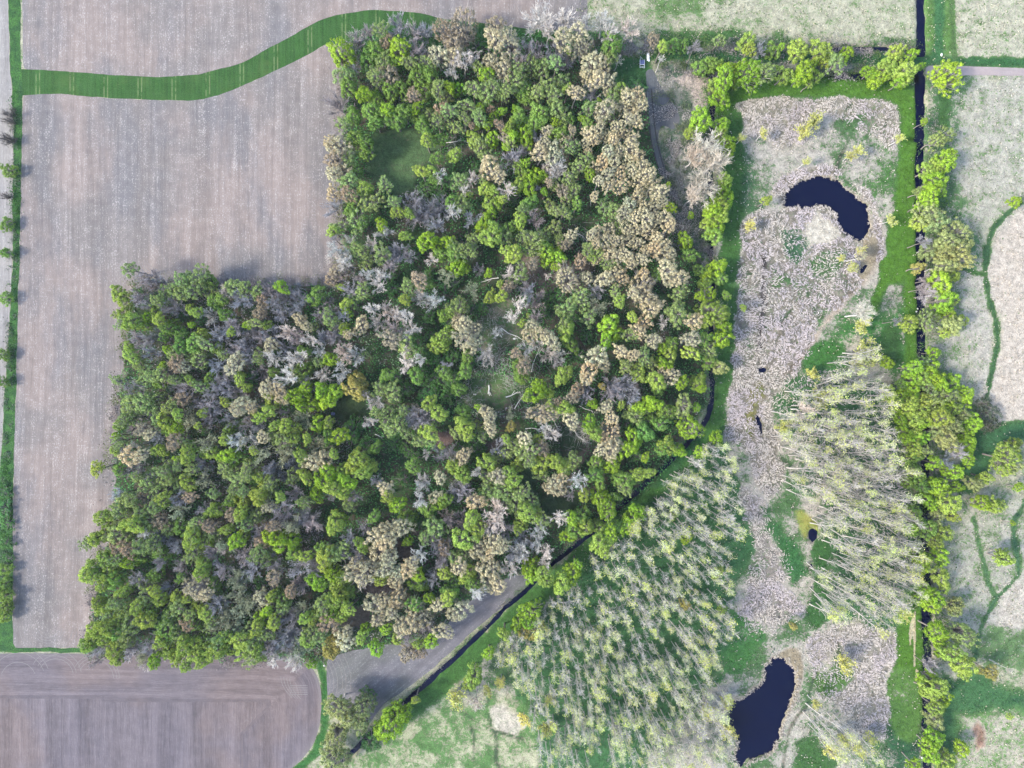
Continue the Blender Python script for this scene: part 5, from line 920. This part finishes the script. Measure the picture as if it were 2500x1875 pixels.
gm = sstep(.42, .58, green + r.normal(0, .05, len(C)))[:, None]
tint = np.array([.095, .25, .075]) * gm + np.array([.26, .235, .24]) * (1 - gm)
leafcloud("woodland_undergrowth", np.c_[C, hgt], .36, tint, .9, 31)
# scrub beside the ditches, the upper hedge and the left margin
def scrub(name, L, width, n, hmax, tints, seed, size=.26):
    r = np.random.default_rng(seed); L = dense(L, .5, False); q = L[r.integers(0, len(L), n)] + r.normal(0, width * .35, (n, 2))
    m = vnoise(q[:, 0], q[:, 1], 2.4, seed); k = m > .44; q, m = q[k], m[k]
    t_ = sstep(.40, .60, vnoise(q[:, 0], q[:, 1], 5, seed + 3))[:, None]; tn = np.array(tints[0]) * t_ + np.array(tints[1]) * (1 - t_)
    leafcloud(name, np.c_[q, ground_z(*q.T) + np.clip((m - .40) * 4.2 * hmax / 1.5, .1, hmax) * r.uniform(.4, 1, len(q))], size, tn, .8, seed)
scrub("hedge_scrub", pts("C:-40 290,200 290,450 285,700 300,1000 300,1300 310,1540 310"), 5.0, 9000, 2.2, ((.10, .15, .05), (.24, .21, .20)), 61)
scrub("ditch_scrub", pts("C:40 400,200 410,420 430,700 440,1000 430,1300 440"), 4.5, 9000, 2.0, ((.10, .15, .05), (.28, .25, .24)), 62)
scrub("ditch_side_scrub", pts("C:320 480,320 700,300 1000,310 1300,290 1573 F:300 0,300 300,300 600,310 800"), 4.5, 11000, 2.4, ((.085, .17, .04), (.22, .20, .19)), 63)
scrub("hedge_undergrowth", pts("C:1650 700,1680 1000,1680 1573 F:1680 300,1650 600,1600 800,1600 1200,1600 1573 I:1680 400,1670 900,1680 1400,1700 1700"), 7, 18000, 2.2, ((.085, .17, .035), (.20, .19, .16)), 64)
scrub("margin_scrub", pts("s:38 230,38 400,38 600,30 760,24 900,18 1100,12 1300,8 1500"), 2.4, 9000, 1.6, ((.045, .12, .03), (.13, .16, .11)), 65)
scrub("track_side_brush", pts("B:1850 340,1950 300,2050 280,2180 290"), 5, 3500, 1.6, ((.09, .13, .05), (.26, .24, .23)), 66)
scrub("brushwood", pts("C:60 560,120 650,160 800,120 950,90 1100,150 1250,180 1400"), 9, 15000, 1.3, ((.12, .16, .08), (.36, .33, .31)), 67, .22)
scrub("wood_edge_brush", pts("s:322 694,500 690,700 690,822 690,832 560,836 400,834 250,840 150,870 95"), 3.5, 9000, 2.6, ((.12, .14, .06), (.22, .19, .19)), 68)
scrub("wood_edge_brush", pts("s:318 720,298 900,285 1000,268 1200,248 1350,222 1500,215 1595,350 1606,560 1608,790 1605"), 3.2, 12000, 3.0, ((.11, .14, .05), (.18, .16, .16)), 69)
scrub("ditch_bank_weeds", dense(smooth_line(D_DIAG, 2), 1, False) + np.array([.0, 1.5]), 1.6, 9000, .7, ((.07, .16, .04), (.26, .25, .20)), 70, .2)
# dead branch litter in the clearings
r = np.random.default_rng(8)
def litter(name, spec, mat, kind='stuff'):
    mb = MB()
    for v, x, y, rad, n, a0, sp, L in spec:
        X, Y = W(v, x, y); c = np.c_[X + r.normal(0, rad, n), Y + r.normal(0, rad, n), r.uniform(.05, .7, n)]; a = np.radians(a0) + r.normal(0, sp * 1.5 + .2, n)
        d_ = np.c_[np.cos(a), np.sin(a), r.normal(0, .12, n)] * (r.uniform(.4, 1, n) * L)[:, None]; tubes(mb, r, c, c + d_, .032, .012)
    return link(bpy.data.objects.new(name, mb.mesh(name, mat)), kind='stuff')
litter("brushwood_litter", [('E', 900, 960, 2.2, 120, 60, .9, 2.2), ('E', 1020, 760, 2.2, 110, 20, .9, 2.4), ('E', 1110, 740, 2.0, 90, -40, .4, 3), ('E', 1140, 850, 1.6, 80, -40, .3, 2.6), ('E', 1240, 960, 2.4, 60, 50, .8, 2.6),
        ('E', 1040, 470, 2.4, 90, 0, 1.2, 2.2), ('E', 1440, 1180, 2.4, 70, -60, .6, 3), ('E', 1610, 1180, 1.8, 110, -60, .45, 3.4), ('B', 790, 910, 2.0, 50, 0, .8, 2.6), ('E', 1040, 600, 3, 80, 0, 1.5, 1.8), ('E', 1300, 780, 2.4, 50, -80, .6, 3), ('B', 1600, 1480, 2, 30, -40, .4, 3)], M_PBARK)

# matted, wind-laid reeds
def reeds(name, Q, ang, L, wd, tint, seed, lift=.25):
    r = np.random.default_rng(seed); n = len(Q); d_ = np.c_[np.cos(ang), np.sin(ang)]; s_ = np.c_[-d_[:, 1], d_[:, 0]]
    L = L * r.uniform(.6, 1.3, n); wd = wd * r.uniform(.6, 1.4, n); z0 = ground_z(*Q.T) + r.uniform(.0, .14, n); bend = r.normal(0, .18, n)
    rows = []
    for t_, hh, ww in ((0, 0.02, .5), (.5, lift, 1), (1, lift * .45, .25)):
        c = Q + d_ * (L * (t_ - .5))[:, None] + s_ * (bend * L * (t_ - .5) ** 2 * 2)[:, None]
        for sg in (-1, 1): rows.append(np.c_[c + s_ * (wd * ww * sg / 2)[:, None], z0 + hh * r.uniform(.7, 1.3, n)])
    co = np.stack(rows, 1).reshape(-1, 3); b = np.arange(n)[:, None] * 6
    f = np.concatenate([b + [0, 1, 3, 2], b + [2, 3, 5, 4]]); v = np.repeat(r.uniform(.78, 1.2, n), 6)[:, None]
    tn = np.repeat(tint, 6, 0) * v
    me = npmesh(name, co, f, M_TINT, colors={"tint": np.c_[tn, np.ones(len(tn))]})
    return link(bpy.data.objects.new(name, me), kind='stuff')
Q = rand_in(MARSH, 190000, 9)
ro_ = ground_at(*Q.T, rough); g_ = ground_at(*Q.T, g); r = np.random.default_rng(12)
k = (ro_ > .18) & (r.random(len(Q)) < np.clip(1.15 - g_ * 1.25, 0, 1)) & (ground_z(*Q.T) > -.45) & (vnoise(Q[:, 0], Q[:, 1], 1.3, 44) > .36)
Q = Q[k]
ang = vnoise(Q[:, 0], Q[:, 1], 4.5, 45, 2) * 12 + r.normal(0, .35, len(Q))
mixk = vnoise(Q[:, 0], Q[:, 1], 7, 46)[:, None]; cc = np.array([.45, .405, .35]) * sstep(.35, .65, mixk) + np.array([.42, .37, .36]) * (1 - sstep(.35, .65, mixk))
reeds("matted_reeds", Q, ang, .72, .16, cc, 47, .26)
rim = np.vstack([dense(grow(A, .6), .12) for A in (POND_UP, POND_LOW)]); rim = rim + r.normal(0, .45, rim.shape); kk = ground_z(*rim.T) > -.75; rim = rim[kk]
reeds("pond_rim_reeds", rim, r.uniform(0, 6.28, len(rim)), .9, .2, np.tile([.34, .30, .25], (len(rim), 1)), 48, .3)
# dry grass tufts over meadows and plantation floor
Q = r.uniform((W('s', 1400, 0)[0], -112), (148, 112), (120000, 2)); gg = ground_at(*Q.T, g); zz = ground_z(*Q.T); clump = vnoise(Q[:, 0], Q[:, 1], 1.8, 51)
k = (zz > -.3) & (r.random(len(Q)) < np.where(gg > .93, .22, .6)) & (clump > .5) & ~inside(Q, FOREST) & (sdist(Q, SANDY_PATH) < -.3) & (sdist(Q, TRACK) < -.3)
Q = Q[k]; dd_ = ground_at(*Q.T, dry); gg_ = ground_at(*Q.T, grs); tk = (r.random(len(Q)) < np.clip(ground_at(*Q.T, g) * .8, 0, 1))[:, None]
leafcloud("meadow_tufts", np.c_[Q, ground_z(*Q.T) + r.uniform(.05, .3, len(Q))], .33, np.where(tk, gg_ * 1.25, np.minimum(dd_ * 1.35, .5)), 1.2, 52)

# ------------------------------------------------------------------ single things
def tube_obj(name, lines, mat, parent=None, sides=7):
    r = np.random.default_rng(len(lines)); mb = MB()
    for A, B, ra, rb in lines: tubes(mb, r, np.array(A, float), np.array(B, float), ra, rb, 0., 1., sides)
    return link(bpy.data.objects.new(name, mb.mesh(name, mat)), parent)
M_DEAD = plain("dead_white_wood", (.62, .59, .53), .8, .25, 5)
def fallen(v, x0, y0, x1, y1, rad, label, forks=3, seed=0, mat=None):
    r = np.random.default_rng(seed + 900); X0, Y0 = W(v, x0, y0); X1, Y1 = W(v, x1, y1)
    e = link(bpy.data.objects.new("fallen_tree", None), label=label, category="fallen tree", group="fallen trees in the wood"); e.location = (X0, Y0, 0)
    dx, dy = X1 - X0, Y1 - Y0; L = math.hypot(dx, dy); ux, uy = dx / L, dy / L; m = lambda s, o, h: (dx * s - uy * o, dy * s + ux * o, h)
    b = r.normal(0, .25, 3); zc = rad + .02
    tube_obj("trunk", [(m(0, 0, zc), m(.35, b[0], zc + .12), rad, rad * .85), (m(.35, b[0], zc + .12), m(.7, b[1], zc + .25), rad * .85, rad * .6), (m(.7, b[1], zc + .25), m(1, 0, zc + .3), rad * .6, rad * .25)], mat or M_DEAD, e)
    for i in range(forks):
        s = r.uniform(.4, .9); sg = 1 if i % 2 else -1; ln = r.uniform(.2, .4)
        tube_obj("branch", [(m(s, b[1] * s, zc + .2), m(min(s + ln, 1.25), sg * L * ln * .55, zc + .5), rad * .42, rad * .15), (m(min(s + ln * .5, 1.1), sg * L * ln * .27, zc + .35), m(min(s + ln * .9, 1.3), sg * L * ln * .1, zc + .6), rad * .2, rad * .08)], mat or M_DEAD, e)
for i, a in enumerate([('E', 1020, 882, 1026, 950, .20, "white fallen trunk standing out in the middle of the log clearing", 5), ('E', 1128, 958, 1205, 922, .18, "bleached fallen log pointing east from the log clearing's right side", 2),
                       ('E', 1182, 1032, 1240, 940, .13, "thin fallen log slanting below the bleached log", 2), ('B', 748, 905, 880, 893, .13, "pale fallen tree with forked branches east of the grass glade", 4),
                       ('E', 1082, 204, 968, 232, .12, "pale fallen stem south of the small brown opening", 2), ('E', 1098, 520, 1240, 602, .14, "long bowed dead trunk across the brown clearing", 1),
                       ('E', 1290, 800, 1335, 660, .15, "dark leaning dead stem below the cream trees", 1), ('E', 300, 1192, 356, 1208, .15, "short forked white log in the lower left dark gap", 1),
                       ('E', 1460, 812, 1530, 752, .12, "thin pale dead stem right of the yellow-green sapling", 1), ('E', 1590, 1010, 1700, 1062, .12, "fallen branch beside the lime sapling in the lower wood", 2),
                       ('E', 1250, 1158, 1370, 1148, .12, "fallen stem lying level under a whitish bare tree", 1), ('E', 1400, 1080, 1480, 1170, .13, "fallen stem running down from the broad tan-budded tree", 2),
                       ('B', 1520, 1450, 1640, 1530, .13, "fallen stem at the edge of the cream budding grove", 1), ('E', 1560, 1165, 1640, 1250, .14, "stripped tree lying in the small green glade", 5),
                       ('D', 1070, 918, 1180, 922, .13, "straight pale log in the left woodland block", 0), ('H', 1380, 660, 1480, 655, .14, "white fallen stem at the upper edge of the plantation", 1)]):
    fallen(*a[:7], forks=a[7], seed=i)

def box(name, c, s, mat, parent=None, rz=0, bev=.03):
    import bmesh
    bm = bmesh.new(); bmesh.ops.create_cube(bm, size=1); bmesh.ops.scale(bm, vec=s, verts=bm.verts)
    if bev: bmesh.ops.bevel(bm, geom=bm.edges[:], offset=min(bev, min(s) * .3), segments=2, affect='EDGES')
    me_ = bpy.data.meshes.new(name); bm.to_mesh(me_); bm.free(); me_.materials.append(mat)
    o = link(bpy.data.objects.new(name, me_), parent); o.location = c; o.rotation_euler = (0, 0, rz); return o
def wheel(parent, c):
    import bmesh
    for nm, rad, dep, mt in (("tyre", .28, .16, M_RUB), ("rim", .15, .18, M_STEEL)):
        bm = bmesh.new(); bmesh.ops.create_cone(bm, cap_ends=True, segments=20, radius1=rad, radius2=rad, depth=dep); bmesh.ops.bevel(bm, geom=[q for q in bm.edges if len(q.link_faces) == 2 and q.calc_face_angle(0) > 1], offset=.03, segments=2, affect='EDGES')
        me_ = bpy.data.meshes.new(nm); bm.to_mesh(me_); bm.free(); me_.materials.append(mt); o = link(bpy.data.objects.new(nm, me_), parent); o.location = c; o.rotation_euler = (0, math.pi / 2, 0)
M_STEEL = plain("galvanised_steel", (.50, .54, .56), .5, .1); M_RUB = plain("tyre_rubber", (.03, .03, .03), .9); M_BLUE = plain("slate_blue_tarpaulin", (.085, .105, .21), .6, .25, 3); M_WHITE = plain("white_hull_paint", (.80, .82, .82), .35, .08, 2)
X, Y = W('s', 1567, 157); e = link(bpy.data.objects.new("trailer", None), label="small steel trailer with blue cover parked where the grass meets the scrub", category="trailer"); e.location = (X, Y, 0)
box("bed", (0, .25, .55), (1.25, 1.3, .12), M_STEEL, e); box("cover", (0, .3, .68), (1.1, 1.15, .16), M_BLUE, e, bev=.06)
for sx in (-1, 1): box("side_rail", (sx * .66, -.1, .66), (.09, 2.5, .10), M_STEEL, e)
tube_obj("cross_brace", [((-.62, -1.25, .62), (.62, -.75, .66), .045, .045), ((.62, -1.3, .58), (-.62, -.85, .60), .045, .045)], M_STEEL, e)
tube_obj("drawbar", [((-.4, .9, .55), (-.5, 2.0, .5), .045, .04), ((.35, .9, .55), (-.5, 2.0, .5), .045, .04), ((-.5, 2.0, .5), (-.5, 2.05, .02), .035, .035)], M_STEEL, e)
box("axle", (0, .1, .30), (1.5, .08, .08), M_STEEL, e); wheel(e, (-.82, .1, .28)); wheel(e, (.82, .1, .28))
# white twin-hulled boat lying in the scrub
X, Y = W('s', 1582, 139); e = link(bpy.data.objects.new("rowing_boat", None), label="small white boat hull lying in the scrub beside the trailer", category="boat"); e.location = (X, Y, .05); e.rotation_euler = (0, 0, .06)
def hull(name, L, wd, ht, mat, parent, loc):
    n, m = 13, 8; co, f = [], []
    for i in range(n):
        s = i / (n - 1); half = wd / 2 * (1 - (abs(s - .35) / .65 if s > .35 else (.35 - s) / .9) ** 2.2); 
        for j in range(m):
            a = math.pi * j / (m - 1); co.append((math.cos(a) * max(half, .02), (s - .5) * L, math.sin(a) * ht * (1 - .3 * abs(2 * s - 1)) + .02))
    for i in range(n - 1):
        for j in range(m - 1): f.append((i * m + j, i * m + j + 1, (i + 1) * m + j + 1, (i + 1) * m + j))
    me_ = bpy.data.meshes.new(name); me_.from_pydata(co, [], f); me_.materials.append(mat); me_.polygons.foreach_set("use_smooth", [True] * len(f)); o = link(bpy.data.objects.new(name, me_), parent); o.location = loc; return o
hull("hull", 2.4, .42, .34, M_WHITE, e, (-.2, 0, 0)); hull("hull", 2.7, .42, .34, M_WHITE, e, (.22, -.05, 0)); box("deck", (0, -.1, .27), (.5, 1.7, .07), M_WHITE, e); box("thwart", (0, .45, .33), (.72, .14, .05), M_STEEL, e)
# feed box in the dark glade
X, Y = W('s', 814, 1010); e = link(bpy.data.objects.new("feed_box", None), label="small blue-grey box standing in the dark glade left of the golden tree", category="box"); e.location = (X, Y, 0)
box("box_body", (0, 0, .32), (.95, .70, .55), M_BLUE, e); box("lid", (0, 0, .63), (1.02, .78, .07), M_BLUE, e); box("latch", (.54, .08, .58), (.08, .2, .14), M_STEEL, e)
for i, sx in enumerate((-.4, .4)): box("runner", (sx, 0, .02), (.08, .8, .06), M_STEEL, e)
# pale boulders
def boulder(v, x, y, s, label):
    import bmesh
    bm = bmesh.new(); bmesh.ops.create_icosphere(bm, subdivisions=2, radius=1); rr = np.random.default_rng(int(x + y))
    for q in bm.verts: q.co *= 1 + rr.normal(0, .09); q.co.z *= .75
    me_ = bpy.data.meshes.new("boulder"); bm.to_mesh(me_); bm.free(); me_.materials.append(plain("limestone", (.62, .60, .55), .9, .2)); X, Y = W(v, x, y)
    o = link(bpy.data.objects.new("boulder", me_), label=label, category="boulder", group="pale boulders"); o.location = (X, Y, max(float(ground_z(X, Y)), -.3) + s[2] * .4); o.scale = s
boulder('s', 2298, 134, (.28, .48, .4), "pointed pale boulder on the grass above the sandy path")
boulder('s', 2236, 727, (.28, .2, .2), "upper pale stone on the ditch's bank beside the mown path")
boulder('s', 2241, 754, (.26, .26, .22), "middle pale stone at the ditch edge")
boulder('s', 2237, 761, (.24, .24, .2), "lower pale stone of the three at the ditch edge")
boulder('G', 1946, 1045, (.25, .25, .2), "white stone at the top of the narrow grass border by the dark field")
boulder('I', 1600, 1598, (.28, .28, .25), "white stone beside the long ditch near the bottom")
boulder('E', 926, 940, (.22, .2, .2), "left white stone in the log clearing"); boulder('E', 936, 941, (.2, .2, .18), "right white stone of the pair in the log clearing")
boulder('E', 1182, 588, (.4, .25, .2), "flat pale stone in the brown clearing in mid-wood")

# ------------------------------------------------------------------ thin haze between the drone and the ground, added to lift the darks
hz = bpy.data.materials.new("thin_haze"); hz.use_nodes = True; hz.node_tree.nodes.clear()
ho = hz.node_tree.nodes.new("ShaderNodeOutputMaterial"); pv = hz.node_tree.nodes.new("ShaderNodeVolumePrincipled")
pv.inputs["Color"].default_value = (.86, .92, 1.0, 1); pv.inputs["Density"].default_value = .00006; pv.inputs["Anisotropy"].default_value = .1
hz.node_tree.links.new(pv.outputs[0], ho.inputs["Volume"])
bxm = bpy.data.meshes.new("haze"); X0, Y0, Z0, Z1 = 420, 380, -2.5, 206
bxm.from_pydata([(sx * X0, sy * Y0, zz_) for zz_ in (Z0, Z1) for sx, sy in ((-1, -1), (1, -1), (1, 1), (-1, 1))], [], [(3, 2, 1, 0), (4, 5, 6, 7), (0, 1, 5, 4), (1, 2, 6, 5), (2, 3, 7, 6), (3, 0, 4, 7)])
bxm.materials.append(hz); link(bpy.data.objects.new("haze", bxm), kind='stuff')
